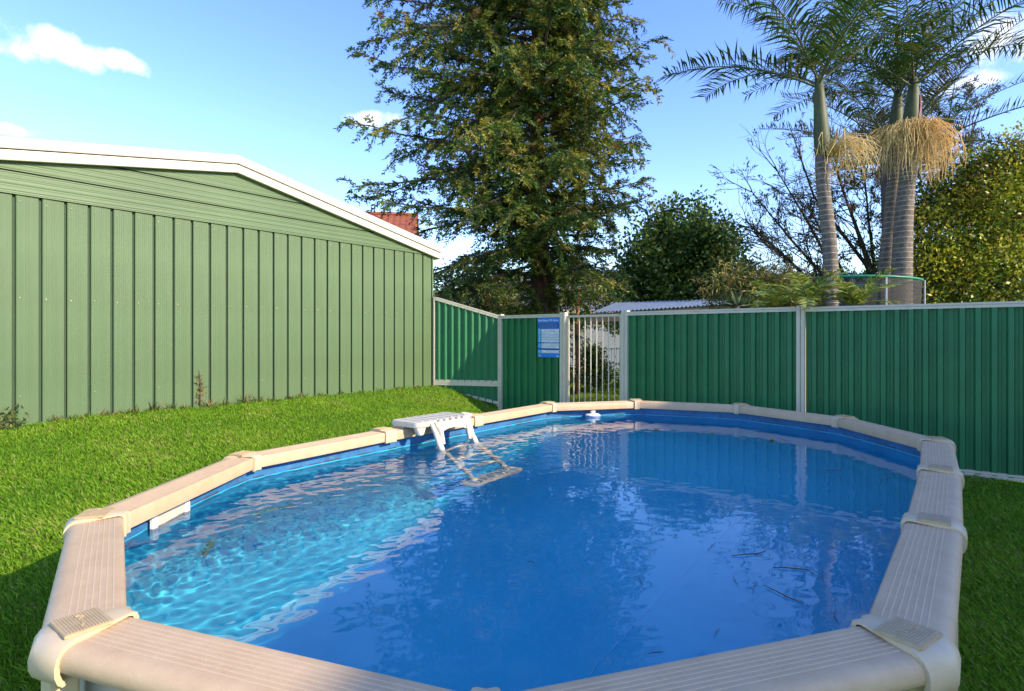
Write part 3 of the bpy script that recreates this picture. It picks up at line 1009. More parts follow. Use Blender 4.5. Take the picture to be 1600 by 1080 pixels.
# ------------------------------------------------------------------ pool
def build_pool():
    root = empty('above_ground_pool', (JC.x, JC.y, 0), 'oval above ground pool with blue liner and sandy capped rails', 'pool')
    # liner: wall and floor
    mb = MB(); n = len(WALL)
    zs = [RIM_Z - 0.05, WATER_Z + 0.02, WATER_Z - 0.02, 0.4, 0.1, FLOOR_Z + 0.12, FLOOR_Z + 0.03, FLOOR_Z]
    ins = [0, 0.003, 0.004, 0.0, 0.0, 0.0, 0.05, 0.14]
    vs = []
    for z, k in zip(zs, ins):
        for p in WALL:
            q = p + (JC - p).normalized() * k
            vs.append(Vector((q.x, q.y, z)))
    fs = [(r * n + i, r * n + (i + 1) % n, (r + 1) * n + (i + 1) % n, (r + 1) * n + i) for r in range(len(zs) - 1) for i in range(n)]
    fs.append(tuple((len(zs) - 1) * n + i for i in range(n)))
    mb.add(vs, fs)
    ln = mb.build('liner', M['liner'], root, smooth=True)
    ln.cycles.is_caustics_receiver = True
    # dry liner above the water line, the rail's shade painted in as navy
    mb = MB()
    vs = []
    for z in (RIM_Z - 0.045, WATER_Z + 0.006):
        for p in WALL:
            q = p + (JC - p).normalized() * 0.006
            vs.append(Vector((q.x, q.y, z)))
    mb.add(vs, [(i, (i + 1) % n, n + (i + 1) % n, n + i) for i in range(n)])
    mb.build('liner_shade_band', paint('navy_shaded_liner', (0.030, 0.15, 0.34), 0.6, 0.3, 6, stain=(0.2, 0.28, 0.36), stain_amt=0.4), root, smooth=True)
    # weld seams on the floor
    for (b_, w) in ((-1.35, 0.004), (-2.85, 0.004)):
        mb = MB(); c0 = ab(1.5, b_, FLOOR_Z + 0.0015); c1 = ab(6.1, b_ + 0.05, FLOOR_Z + 0.0015)
        mb.box((c0 + c1) / 2, (c1 - c0).normalized(), BX, (0, 0, 1), (c1 - c0).length / 2, w, 0.001)
        s_ = mb.build('seam', M['seam'], root); s_.cycles.is_caustics_receiver = True
    # outer steel wall
    out = [p + (p - JC).normalized() * 0.03 for p in WALL]
    mb = MB()
    vs = [Vector((p.x, p.y, -0.2)) for p in out] + [Vector((p.x, p.y, RIM_Z - 0.03)) for p in out]
    mb.add(vs, [(i, (i + 1) % n, n + (i + 1) % n, n + i) for i in range(n)])
    mb.build('outer_wall', M['pool_wall'], root, smooth=True)
    # liner bead along the top, a scummy dark line at the water
    mb = MB()
    pl = [Vector((p.x, p.y, WATER_Z + 0.012)) + (JC - p).normalized() * 0.009 for p in WALL]
    for i in range(n):
        p, q = pl[i], pl[(i + 1) % n]
        if rng.uniform() < 0.75:
            mb.box((p + q) / 2 + Vector((0, 0, rng.normal(0, 0.001))), (q - p).normalized(), Vector((0, 0, 1)).cross((q - p).normalized()), (0, 0, 1), (q - p).length / 2 * rng.uniform(0.5, 1.0), 0.001, rng.uniform(0.0015, 0.004))
    tag(mb.build('scum_line', M['scum'], root), kind='stuff')
    # rails
    prof = [(-0.080, -0.078), (-0.092, -0.076), (-0.095, -0.012), (-0.088, -0.002), (-0.080, 0.0)]
    o = -0.062
    lines = []
    for k in range(7):
        prof += [(o - 0.0026, 0.0), (o - 0.0016, 0.0012), (o + 0.0016, 0.0012), (o + 0.0026, 0.0)]
        lines.append(len(prof) - 3)
        o += 0.0175
    prof += [(0.066, 0.0005), (0.082, -0.0025), (0.095, -0.010), (0.103, -0.022), (0.106, -0.038), (0.103, -0.054), (0.094, -0.063), (0.082, -0.064)]
    for i in range(NJ):
        j = (i + 1) % NJ
        t, nn = EN[i]
        mb = MB(); vs = []
        K = len(prof)
        for (jt, mit, s) in ((J[i], MIT[i], 1), (J[j], MIT[j], -1)):
            for (o_, z) in prof:
                vs.append(jt + mit * o_ + t * (s * 0.006) + Vector((0, 0, RIM_Z + z)))
        fs = [(k, k + 1, K + k + 1, K + k) for k in range(K - 1)] + [(K - 1, 0, K, 2 * K - 1)]
        mb.add(vs, fs)
        me = mb.mesh('top_rail')
        bm = bmesh.new(); bm.from_mesh(me); bmesh.ops.recalc_face_normals(bm, faces=bm.faces); bm.to_mesh(me); bm.free()
        ob = link('top_rail', me, M['rail'], root)
        me.materials.append(M['rail_line'])
        for k in lines:
            me.polygons[k].material_index = 1
        me.polygons.foreach_set('use_smooth', np.ones(len(me.polygons), dtype=bool)); me.set_sharp_from_angle(angle=R(40))
    # caps over the joints, ridged plates on top, uprights below
    cprof = [(-0.098, -0.090), (-0.106, -0.088), (-0.109, -0.008), (-0.103, 0.006), (-0.09, 0.012), (0.062, 0.012), (0.083, 0.008), (0.100, -0.002), (0.112, -0.018), (0.118, -0.040), (0.117, -0.064), (0.110, -0.084), (0.098, -0.096), (0.090, -0.094)]
    for i in range(NJ):
        t0, t1 = EN[i - 1][0], EN[i][0]
        hw = 0.062
        K = len(cprof)
        rows = []
        ends = ((-t0, EN[i - 1][1]), None, (t1, EN[i][1]))
        mb = MB(); vs = []
        secs = [(J[i] - t0 * hw, EN[i - 1][1], 0.0), (J[i] - t0 * (hw - 0.006), EN[i - 1][1], 0.004), (J[i], MIT[i], 0.004), (J[i] + t1 * (hw - 0.006), EN[i][1], 0.004), (J[i] + t1 * hw, EN[i][1], 0.0)]
        inner = []
        for (c, d, g) in secs:
            for (o_, z) in cprof:
                sc = 1 + g * 0.6 / 0.1
                vs.append(c + d * (o_ * (1 + g)) + Vector((0, 0, RIM_Z + z + g * 0.5)))
        for (c, d) in ((secs[0][0], secs[0][1]), (secs[-1][0], secs[-1][1])):
            for k, (o_, z) in enumerate(cprof):
                if abs(o_) < 0.085: nx_, nz_ = 0.0, -0.014
                else:
                    nv = Vector((0.0 - o_, -0.03 - z)).normalized(); nx_, nz_ = nv.x * 0.014, nv.y * 0.014
                vs.append(c + d * (o_ + nx_) + Vector((0, 0, RIM_Z + z + nz_)))
        fs = []
        for r in range(4):
            fs += [(r * K + k, r * K + k + 1, (r + 1) * K + k + 1, (r + 1) * K + k) for k in range(K - 1)]
        fs += [(k, 5 * K + k, 5 * K + k + 1, k + 1) for k in range(K - 1)]
        fs += [(4 * K + k, 4 * K + k + 1, 6 * K + k + 1, 6 * K + k) for k in range(K - 1)]
        mb.add(vs, fs)
        cap = mb.build('rail_cap', M['cap'], root, angle=R(45))
        m_ = MIT[i].normalized(); tt = Vector((-m_.y, m_.x, 0))
        mb = MB()
        cz = RIM_Z + 0.0175
        c = J[i] + m_ * 0.008 + Vector((0, 0, cz))
        mb.box(c, m_, tt, (0, 0, 1), 0.056, 0.0655, 0.0045)
        pl_ = mb.build('plate', M['tan_plate'], cap, bevel=0.0015)
        mb = MB()
        for k in range(14):
            q = c + m_ * (-0.0455 + 0.007 * k) + Vector((0, 0, 0.0050))
            mb.box(q, m_, tt, (0, 0, 1), 0.0018, 0.060, 0.0008)
        # raised cursive flourish
        pts = []
        for k in range(40):
            s = k / 39
            pts.append(c + tt * (-0.040 + 0.080 * s) + m_ * (0.011 * math.sin(s * 22) * (0.6 + 0.4 * math.cos(s * 5)) + 0.012 * (s - 0.5)) + Vector((0, 0, 0.0068)))
        if J[i].y < 4: mb.tube(pts, 0.0014, 4)
        mb.build('ridges', M['tan_plate'], pl_) if False else mb.build('plate_ridges', M['tan_plate'], cap)
        # upright
        mb = MB()
        g0 = J[i] + m_ * 0.055
        zb = gz(g0.x + m_.x * 0.1, g0.y + m_.y * 0.1) - 0.12
        mb.box(Vector((g0.x, g0.y, (zb + RIM_Z - 0.06) / 2)), m_, tt, (0, 0, 1), 0.032, 0.05, (RIM_Z - 0.06 - zb) / 2)
        mb.build('upright', M['upright'], root, bevel=0.008)
    # skimmer face plate on the left wall
    i = 1
    t, nn = EN[1]
    P0 = J[1] + (J[2] - J[1]) * 0.40
    wi = min(range(n), key=lambda k: (WALL[k] - P0).length)
    def wall_frame(P):
        k = min(range(n), key=lambda q: (WALL[q] - P).length)
        tt = (WALL[(k + 1) % n] - WALL[k - 1]).normalized(); inn = Vector((-tt.y, tt.x, 0))
        if inn.dot(JC - WALL[k]) < 0: inn = -inn
        return WALL[k], tt, inn
    c, tt, inn = wall_frame(P0)
    mb = MB()
    c = c + inn * 0.03
    z1, z0 = RIM_Z - 0.06, WATER_Z - 0.075
    hw = 0.165
    zc = (z0 + z1) / 2
    for (dx, w) in ((-hw + 0.022, 0.022), (hw - 0.022, 0.022)):
        mb.box(Vector((c.x, c.y, zc)) + tt * dx, tt, inn, (0, 0, 1), w, 0.009, (z1 - z0) / 2)
    mb.box(Vector((c.x, c.y, z0 + 0.02)), tt, inn, (0, 0, 1), hw - 0.045, 0.0085, 0.02)
    mb.box(Vector((c.x, c.y, z1 - 0.012)), tt, inn, (0, 0, 1), hw - 0.045, 0.0085, 0.012)
    sk = mb.build('skimmer', M['white'], root, bevel=0.003)
    mb = MB()
    mb.box(Vector((c.x, c.y, zc + 0.005)) - inn * 0.004, tt, inn, (0.0, 0, 1), hw - 0.05, 0.003, (z1 - z0) / 2 - 0.03)
    mb.build('weir_flap', M['ladder'], sk)
    mb = MB()
    for dx in (-hw + 0.022, hw - 0.022):
        for z in (z0 + 0.025, z1 - 0.02):
            q = Vector((c.x, c.y, z)) + tt * dx + inn * 0.009
            mb.tube([q, q + inn * 0.003], 0.006, 6)
    mb.build('plate_screws', M['screw'], sk)
    # return jet
    c, tt, inn = wall_frame(J[1] + (J[2] - J[1]) * 0.13)
    q = Vector((c.x, c.y, WATER_Z - 0.055))
    mb = MB()
    mb.tube([q, q + inn * 0.02, q + inn * 0.03], [0.055, 0.052, 0.035], 18)
    mb.tube([q + inn * 0.02, q + inn * 0.05, q + inn * 0.085 + tt * 0.03 + Vector((0, 0, 0.004)), q + inn * 0.11 + tt * 0.055], [0.028, 0.024, 0.020, 0.016], 12)
    mb.build('return_jet', M['white'], root, smooth=False, angle=R(40))


M['pool_wall'] = paint('pale_steel_pool_wall', (0.42, 0.40, 0.33), 0.5, 0.1, 6)
M['upright'] = paint('straw_upright_paint', (0.55, 0.46, 0.26), 0.5, 0.08, 8, stain=(0.3, 0.25, 0.15), stain_amt=0.3)
M['scum'] = paint('brown_scum', (0.07, 0.05, 0.04), 0.9, 0.5, 30)
build_pool()


def build_water():
    x0, x1 = min(p.x for p in WALL) - 0.05, max(p.x for p in WALL) + 0.05
    y0, y1 = min(p.y for p in WALL) - 0.05, max(p.y for p in WALL) + 0.05
    st = 0.0105
    gx = np.arange(x0, x1, st); gy = np.arange(y0, y1, st)
    X, Y = np.meshgrid(gx, gy)
    a = X * AX.x + Y * AX.y; b = X * BX.x + Y * BX.y
    Z = np.zeros_like(X)
    r2 = np.random.default_rng(11)
    for k in range(70):
        lam = 0.055 * (0.20 / 0.055) ** r2.uniform(0, 1); th = r2.normal(R(118), 0.75)
        kx, ky = math.cos(th) * 2 * math.pi / lam, math.sin(th) * 2 * math.pi / lam
        Z += (lam ** 1.15) * np.sin(kx * X + ky * Y + r2.uniform(0, 6.28) + 0.5 * np.sin(1.3 * X + k) + 0.5 * np.sin(1.7 * Y - k))
    slope = np.hypot(*np.gradient(Z, st)).std()
    amp = 0.0032 + 0.021 * (1 - sstep(-3.3, -2.2, b)) * (1 - 0.75 * sstep(3.2, 5.5, a))
    Z = Z / slope * amp
    wall_out = [p + (p - JC).normalized() * 0.03 for p in WALL]
    ins = inside_poly(X, Y, wall_out)
    nx = len(gx)
    idx = -np.ones(X.size, int)
    fl = np.arange(len(gy) - 1)[:, None] * nx + np.arange(nx - 1)[None]
    q = np.stack([fl, fl + 1, fl + nx + 1, fl + nx], -1).reshape(-1, 4)
    q = q[ins.ravel()[q].all(1)]
    used = np.unique(q); idx[used] = np.arange(len(used))
    v = np.stack([X, Y, WATER_Z + Z], -1).reshape(-1, 3)[used]
    f = idx[q]
    me = bpy.data.meshes.new('pool_water')
    me.vertices.add(len(v)); me.vertices.foreach_set('co', v.astype(np.float32).ravel())
    me.loops.add(f.size); me.loops.foreach_set('vertex_index', f.astype(np.int32).ravel())
    me.polygons.add(len(f)); me.polygons.foreach_set('loop_start', np.arange(len(f), dtype=np.int32) * 4)
    me.update(calc_edges=True)
    o = link('pool_water', me, M['water'], None, True)
    o.cycles.is_caustics_caster = True
    tag(o, kind='structure')


build_water()


# ------------------------------------------------------------------ ladder
def build_ladder():
    mid = (J[3] + J[4]) / 2 + BX * 0.0
    t = (J[4] - J[3]).normalized()
    inn = Vector((t.y, -t.x, 0))
    if inn.dot(JC - mid) < 0: inn = -inn
    root = empty('pool_ladder', (mid.x, mid.y, RIM_Z), 'weathered white plastic ladder hooked over the left pool rail', 'ladder')
    def P(s, o, z): return mid + t * s + inn * o + Vector((0, 0, z))
    zt = RIM_Z + 0.055
    # platform: rounded slab with ears
    def slab(x0, x1, y0, y1, r, z0, z1):
        pts = []
        for (cx, cy_, a0) in ((x1 - r, y1 - r, 0), (x0 + r, y1 - r, 90), (x0 + r, y0 + r, 180), (x1 - r, y0 + r, 270)):
            for k in range(6):
                an = R(a0 + 18 * k); pts.append(P(cx + r * math.cos(an), cy_ + r * math.sin(an), z0))
        return pts
    mb = MB()
    mb.prism(slab(-0.40, 0.30, -0.10, 0.25, 0.05, zt - 0.035, 0), Vector((0, 0, 0.045)))
    plat = mb.build('platform', M['ladder'], root, bevel=0.008)
    mb = MB(); mb.prism(slab(0.30, 0.44, 0.02, 0.15, 0.055, zt - 0.03, 0), Vector((0, 0, 0.03)))
    mb.build('cup_holder', M['ladder'], root, bevel=0.005)
    mb = MB()
    ring = [P(0.375 + 0.036 * math.cos(R(a)), 0.085 + 0.036 * math.sin(R(a)), zt + 0.002) for a in range(0, 360, 30)]
    mb.tube(ring + [ring[0]], 0.006, 6); mb.build('holder_ring', M['ladder'], root)
    mb = MB()
    for k in range(7):
        c = P(-0.30 + 0.09 * k, 0.08, zt + 0.012)
        mb.box(c, t, inn, (0, 0, 1), 0.006, 0.13, 0.003)
    mb.build('tread_ribs', M['ladder'], plat)
    mb = MB(); mb.prism([P(-0.39, 0.19, zt - 0.036), P(-0.28, 0.19, zt - 0.036), P(-0.31, 0.19, zt - 0.10), P(-0.36, 0.19, zt - 0.10)], inn * 0.05)
    mb.build('bracket', M['ladder'], root, bevel=0.006)
    mb = MB()
    for s in (-0.33, 0.2):
        mb.box(P(s, -0.02, RIM_Z + 0.012), t, inn, (0, 0, 1), 0.04, 0.07, 0.011)
    mb.build('rubber_pads', M['ladder'], root)
    # front arch: two broad legs and a header
    zl = WATER_Z + 0.03
    for s in (-0.23, 0.23):
        mb = MB()
        sg = 1 if s < 0 else -1
        # leg
        for off in (0.0, 0.052):
            pts = [P(s, 0.245 + off * 0.3, zt - 0.01), P(s + sg * 0.008, 0.29 + off * 0.3, zt - 0.09), P(s + sg * 0.01, 0.33, zl)]
            mb.tube([p + t * (sg * off) for p in pts], [0.023, 0.022, 0.019], 8)
        mb.box(P(s + sg * 0.026, 0.285, (zt + zl) / 2), t, (inn * 0.09 + Vector((0, 0, -0.16))).normalized(), t.cross((inn * 0.09 + Vector((0, 0, -0.16))).normalized()), 0.026, 0.085, 0.013)
        mb.build('upper_leg', M['ladder'], root, angle=R(50))
        # lower leg running into the pool
        mb = MB()
        p0 = P(s + sg * 0.01, 0.33, zl + 0.01); p1 = P(s + sg * 0.02 - 0.20, 0.90, 0.08)
        mb.tube([p0, p0.lerp(p1, 0.5), p1], [0.027, 0.025, 0.023], 10)
        d = (p1 - p0).normalized(); u_ = t.cross(d).normalized()
        mb.box(p0.lerp(p1, 0.5) - t * (sg * -0.024), d, t, u_, (p1 - p0).length / 2, 0.005, 0.014)
        o = mb.build('lower_leg', M['ladder'], root, angle=R(50)); o.cycles.is_caustics_receiver = True
        # rear stay
        mb = MB()
        mb.tube([P(s + sg * 0.01, 0.33, zl), P(s - sg * 0.01, 0.20, WATER_Z - 0.16), P(s - sg * 0.015, 0.16, WATER_Z - 0.42)], [0.016, 0.014, 0.013], 8)
        o = mb.build('rear_stay', M['ladder'], root, angle=R(50)); o.cycles.is_caustics_receiver = True
    # header arch
    mb = MB()
    arch = []
    for k in range(13):
        a = math.pi * k / 12
        arch.append(P(-0.165 * math.cos(a), 0.262 + 0.03 * (1 - math.sin(a)), zt - 0.15 + 0.085 * math.sin(a) ** 0.5))
    topl = [P(-0.21 + 0.42 * k / 12, 0.252, zt - 0.004) for k in range(13)]
    vs = arch + topl
    vs = vs + [p + inn * 0.024 for p in vs]
    fs = []
    for k in range(12):
        fs.append((k, k + 1, 13 + k + 1, 13 + k)); fs.append((26 + k, 39 + k, 39 + k + 1, 26 + k + 1))
        fs.append((k, 26 + k, 26 + k + 1, k + 1)); fs.append((13 + k, 13 + k + 1, 39 + k + 1, 39 + k))
    fs += [(0, 13, 39, 26), (12, 38, 51, 25)]
    mb.add(vs, fs)
    mb.build('header', M['ladder'], root, angle=R(40))
    mb = MB()
    for k in range(5):
        mb.box(P(-0.15 + 0.075 * k, 0.263, zt + 0.004), t, inn, (0, 0, 1), 0.012, 0.014, 0.010)
    mb.build('hinge_knuckles', M['ladder'], root, bevel=0.002)
    # treads
    for f, wd in ((0.14, 0.024), (0.46, 0.03), (0.76, 0.03)):
        c0 = P(-0.21 - 0.2 * f, 0.33 + 0.57 * f, zl + (0.08 - zl) * f); c1 = P(0.21 - 0.2 * f, 0.33 + 0.57 * f, zl + (0.08 - zl) * f)
        mb = MB()
        pts = [c0.lerp(c1, k / 8) + Vector((0, 0, 0.035 * math.sin(math.pi * k / 8))) - inn * (0.03 * math.sin(math.pi * k / 8)) for k in range(9)]
        mb.tube(pts, [wd * 1.3] + [wd] * 7 + [wd * 1.3], 8)
        o = mb.build('tread', M['ladder'], root, angle=R(50)); o.cycles.is_caustics_receiver = True
    # foot tray
    mb = MB()
    pts = slab(-0.53, 0.13, 0.82, 1.00, 0.085, 0.03, 0)
    mb.prism(pts, Vector((0, 0, 0.05)))
    o = mb.build('foot_tray', M['ladder'], root, bevel=0.015); o.cycles.is_caustics_receiver = True
    mb = MB()
    for k in range(10):
        mb.box(P(-0.44 + 0.053 * k, 0.91, 0.0825), t, inn, (0, 0, 1), 0.012, 0.05, 0.003)
    mb.build('foot_ribs', M['ladder'], root)


build_ladder()


# ------------------------------------------------------------------ floating things
def build_floats():
    d = 900 * (CAMZ - WATER_Z) / (651 - 525)
    c = Vector(((926 - 800) / FPX * d, d, WATER_Z))
    root = empty('chlorine_float', c, 'round white floating chlorine dispenser near the far rail', 'dispenser')
    def lathe(name, prof, mat):
        mb = MB(); n = 20; vs = []
        for (r, z) in prof:
            for k in range(n): vs.append(c + Vector((r * math.cos(2 * math.pi * k / n), r * math.sin(2 * math.pi * k / n), z)))
        fs = [(i * n + k, i * n + (k + 1) % n, (i + 1) * n + (k + 1) % n, (i + 1) * n + k) for i in range(len(prof) - 1) for k in range(n)]
        fs += [tuple(range(n)), tuple((len(prof) - 1) * n + k for k in range(n))]
        mb.add(vs, fs); return mb.build(name, mat, root, angle=R(35))
    lathe('float_ring', [(0.05, -0.02), (0.085, -0.012), (0.095, 0.006), (0.092, 0.024), (0.075, 0.034), (0.04, 0.038)], M['white'])
    lathe('blue_band', [(0.0965, 0.006), (0.0965, 0.016), (0.0955, 0.016), (0.0955, 0.006)], flat('float_blue', (0.02, 0.12, 0.45)))
    lathe('knob', [(0.028, 0.036), (0.028, 0.055), (0.034, 0.058), (0.034, 0.07), (0.02, 0.074)], M['white'])
    lathe('canister', [(0.045, -0.16), (0.048, -0.02)], M['white'])
    # twigs and needles on the surface, measured as (u, v, length px, angle)
    tw = [(1295, 736, 50, -3, 'long straight tan twig floating at the right under the fence reflection'),
          (1225, 930, 70, 24, 'longest dark twig floating near the right hand rail'),
          (1235, 890, 55, 4, 'brown twig floating beside a dark leaf in the right half of the water'),
          (1170, 866, 55, -8, 'thin brown twig lying level in the right half of the water'),
          (1112, 855, 18, -45, 'short slanting twig in the middle right of the water'),
          (1382, 750, 18, -20, 'short dark twig under the right hand rail corner'),
          (1308, 965, 22, 75, 'upright looking dark twig close to the near right rail corner'),
          (1025, 1022, 26, -8, 'tan twig close to the near rail'),
          (1350, 716, 12, 25, 'small dark leaf scrap near the far right rail'),
          (1225, 688, 22, 15, 'short dark twig near the reflection of the fence post'),
          (405, 860, 14, 0, 'tiny brown twig in the sunlit left half of the water'),
          (1150, 908, 16, 60, 'small brown stalk left of the longest twig'),
          (1000, 908, 14, 60, 'tiny stalk floating in the middle of the near water'),
          (1180, 918, 14, -50, 'tiny slanting stalk beside the longest twig'),
          (965, 703, 14, -2, 'tiny brown twig beside the gate bar reflections'),
          (1287, 902, 20, 85, 'dark scrap of bark in front of the trunk reflection'),
          (1265, 895, 22, 35, 'short brown twig touching the bark scrap'),
          (830, 880, 12, 10, 'tiny lone twig in the calm middle of the water'),
          (1120, 990, 16, -60, 'small stalk floating between the near rail and the longest twig'),
          (905, 770, 12, 20, 'tiny twig right of the ladder foot')]
    for i, (u, v, lp, an, lab) in enumerate(tw):
        d = FPX * (CAMZ - WATER_Z) / (v - 525)
        c = Vector(((u - 800) / FPX * d, d, WATER_Z + 0.003))
        du = lp * math.cos(R(an)); dv = lp * math.sin(R(an))
        def gp(u_, v_):
            dd = FPX * (CAMZ - WATER_Z) / (v_ - 525); return Vector(((u_ - 800) / FPX * dd, dd, WATER_Z + 0.004))
        p0, p1 = gp(u - du / 2, v - dv / 2), gp(u + du / 2, v + dv / 2)
        bend = Vector((0, 0, 1)).cross(p1 - p0) * random.uniform(-0.08, 0.08)
        mb = MB(); r = 0.0014 + 0.0007 * (lp > 40)
        mb.tube([p0, p0.lerp(p1, 0.35) + bend * 0.8 + Vector((0, 0, 0.002)), p0.lerp(p1, 0.7) + bend, p1], [r * 0.6, r, r * 1.1, r * 0.5], 5)
        q = p0.lerp(p1, 0.55) + bend * 0.9
        if lp > 15: mb.tube([q, q + (p1 - p0) * 0.18 + bend.normalized() * (p1 - p0).length * 0.14], [r * 0.7, r * 0.4], 4)
        o = mb.build('floating_twig', M['floating_twig'], None)
        tag(o, lab, 'twig', 'twigs floating on the pool')
    for (u0, v0, u1, v1, lab) in ((395, 805, 460, 790, 'green needle sprig floating in the sunlit water near the skimmer'), (318, 872, 330, 848, 'small green sprig floating in the sunlit water at the left')):
        root_d = FPX * (CAMZ - WATER_Z) / ((v0 + v1) / 2 - 525)
        def gp(u_, v_):
            dd = FPX * (CAMZ - WATER_Z) / (v_ - 525); return Vector(((u_ - 800) / FPX * dd, dd, WATER_Z + 0.004))
        p0, p1 = gp(u0, v0), gp(u1, v1)
        n = 46
        tt = np.linspace(0, 1, n)[:, None]
        C = np.array(p0)[None] * (1 - tt) + np.array(p1)[None] * tt
        C[:, 2] += 0.001; D = rng.normal(size=(n, 3)); D[:, 2] = 0.12
        D = unit(D) + np.array((p1 - p0).normalized())[None] * 0.9
        me = np_mesh('floating_sprig', leaf_verts(C, D, rng.uniform(0.015, 0.035, n), 0.006), None, 4, tints(n, [(0.10, 0.17, 0.03), (0.17, 0.12, 0.04)], [3, 1]))
        tag(link('floating_sprig', me, M['leaf']), lab, 'sprig', 'sprigs floating on the pool')


M['floating_twig'] = paint('wet_brown_twig', (0.10, 0.055, 0.03), 0.6, 0.4, 30)
build_floats()


# ------------------------------------------------------------------ trees
def wood_tree(mb, p, d, length, r, depth, tips, spread=0.6, up=0.15, kids=(2, 4), shrink=0.7, twist=None, seg=4):
    d = d.normalized(); pts = [p.copy()]; rad = [r]
    q = p.copy()
    for k in range(seg):
        d = (d + Vector(rng.normal(0, 0.13, 3)) + Vector((0, 0, up * 0.25))).normalized()
        q = q + d * (length / seg); pts.append(q.copy()); rad.append(r * (1 - 0.5 * (k + 1) / seg))
    mb.tube(pts, rad, 6 if r > 0.03 else 4, cap=False)
    if depth == 0:
        tips.append((q.copy(), d.copy())); return
    for k in range(random.randint(*kids)):
        f = random.uniform(0.45, 1.0); i = min(int(f * seg), seg - 1)
        b = pts[i].lerp(pts[i + 1], f * seg - i)
        nd = (d + Vector(rng.normal(0, spread, 3)) + Vector((0, 0, up))).normalized()
        wood_tree(mb, b, nd, length * shrink * random.uniform(0.75, 1.15), max(r * 0.5, 0.004), depth - 1, tips, spread, up, kids, shrink)
    nd = (d + Vector(rng.normal(0, spread * 0.5, 3))).normalized()
    wood_tree(mb, q, nd, length * shrink, max(r * 0.5, 0.004), depth - 1, tips, spread, up, kids, shrink)


def clump_leaves(centers, per, sigma, L, W, palette, weights, outward=None, droop=-0.1):
    C0 = np.repeat(np.asarray(centers), per, axis=0)
    n = len(C0)
    off = rng.normal(0, 1, (n, 3)) * sigma
    C = C0 + off
    D = off / (np.linalg.norm(off, axis=1, keepdims=True) + 1e-6) + rng.normal(0, 0.6, (n, 3)) + np.array([0, 0, droop])
    col0 = np.repeat(tints(len(centers), palette, weights, 0.12), per, axis=0)
    col = col0 * (1 + rng.normal(0, 0.2, (n, 1)))
    return leaf_verts(C, D, L * rng.uniform(0.7, 1.3, n), W * rng.uniform(0.7, 1.3, n), 0.15), np.clip(col, 0.003, 0.8)


def build_conifer():
    base = Vector((0.95, 18.0, 0))
    root = empty('conifer_tree', base, 'tall dark conifer rising behind the gate and fence', 'tree')
    H = 18.5
    tp = [base + Vector((0.05 * math.sin(k), 0.05 * math.cos(2 * k), -0.1 + H * k / 14)) + Vector((-0.35 * k / 14, 0, 0)) for k in range(15)]
    mb = MB()
    mb.tube(tp, [0.48] + [0.37 * (1 - 0.9 * k / 14) for k in range(1, 15)], 12)
    mb.tube([base + Vector((0.42, 0.1, -0.1)), base + Vector((0.46, 0.1, 1.2)), base + Vector((0.3, 0.05, 3.4))], [0.2, 0.16, 0.1], 8)
    mb.build('trunk', M['bark'], root, smooth=True)
    wood = MB()
    V = []; CO = []
    pal = [(0.028, 0.068, 0.012), (0.060, 0.118, 0.016), (0.135, 0.172, 0.022), (0.24, 0.225, 0.035), (0.18, 0.115, 0.03)]
    nb = 300
    for i in range(nb):
        f = (i + 0.5) / nb
        z = 2.3 + (H - 2.9) * f ** 0.92
        az = i * 2.39996 + rng.normal(0, 0.3)
        ca, sa = math.cos(az), math.sin(az)
        L = 4.25 * (1.0 + 0.22 * (-ca)) * rng.uniform(0.62, 1.15)
        if z < 4: L *= 0.93
        if z > 12: L *= max(0.12, 1 - (z - 12) / 7.2)
        k = min(int(z / H * 14), 13)
        p0 = tp[k].lerp(tp[k + 1], z / H * 14 - k)
        slope = 0.25 * (z / H) - 0.02 + rng.normal(0, 0.27)
        pts = []
        for s in range(9):
            t = s / 8
            pts.append(p0 + Vector((ca, sa, 0)) * (L * t) + Vector((0, 0, L * (slope * t - 0.22 * t * t + 0.10 * t ** 3))) + Vector(rng.normal(0, 0.05, 3)) * t)
        wood.tube(pts, [0.055 * (1 - 0.85 * s / 8) * (0.5 + L / 8) for s in range(9)], 5, cap=False)
        nl = max(4, int(L / 0.135))
        P = np.array([list(p) for p in pts])
        for j in range(nl):
            t = 0.14 + 0.86 * (j + rng.uniform(0, 1)) / nl
            x = t * 8; k = min(int(x), 7)
            b = P[k] * (1 - (x - k)) + P[k + 1] * (x - k)
            fw = P[k + 1] - P[k]; fw /= np.linalg.norm(fw)
            side = np.array([-sa, ca, 0]) * (1 if j % 2 else -1)
            bl = rng.uniform(0.35, 1.1) * (1.2 - 0.65 * t)
            d = fw * rng.uniform(0.35, 0.8) + side * rng.uniform(0.4, 1.0) + np.array([0, 0, rng.normal(-0.12, 0.5)])
            d /= np.linalg.norm(d)
            m = max(5, int(bl / 0.021))
            tt = np.linspace(0.05, 1, m)[:, None]
            C = b + d * (bl * tt) + np.array([0, 0, -1]) * (bl * 0.38 * tt ** 2) + rng.normal(0, 0.025, (m, 3))
            C = np.repeat(C, 2, axis=0)
            sg = np.where(np.arange(len(C)) % 2 == 0, 1, -1)[:, None]
            D = d * 0.7 + np.cross(d, [0, 0, 1]) * sg * 0.8 + rng.normal(0, 0.35, (len(C), 3)) + np.array([0, 0, -0.25])
            V.append(leaf_verts(C, D, rng.uniform(0.08, 0.17, len(C)), rng.uniform(0.028, 0.05, len(C)), 0.1))
            c = tints(1, pal, [2.4, 4.0, 4.0, 2.8, 0.4], 0.15)
            CO.append(np.clip(c * (1 + rng.normal(0, 0.22, (len(C), 1))), 0.003, 0.6))
    wood.build('limbs', M['twig'], root)
    me = np_mesh('crown', np.concatenate(V), None, 4, np.concatenate(CO))
    link('crown', me, M['leaf'], root)


build_conifer()


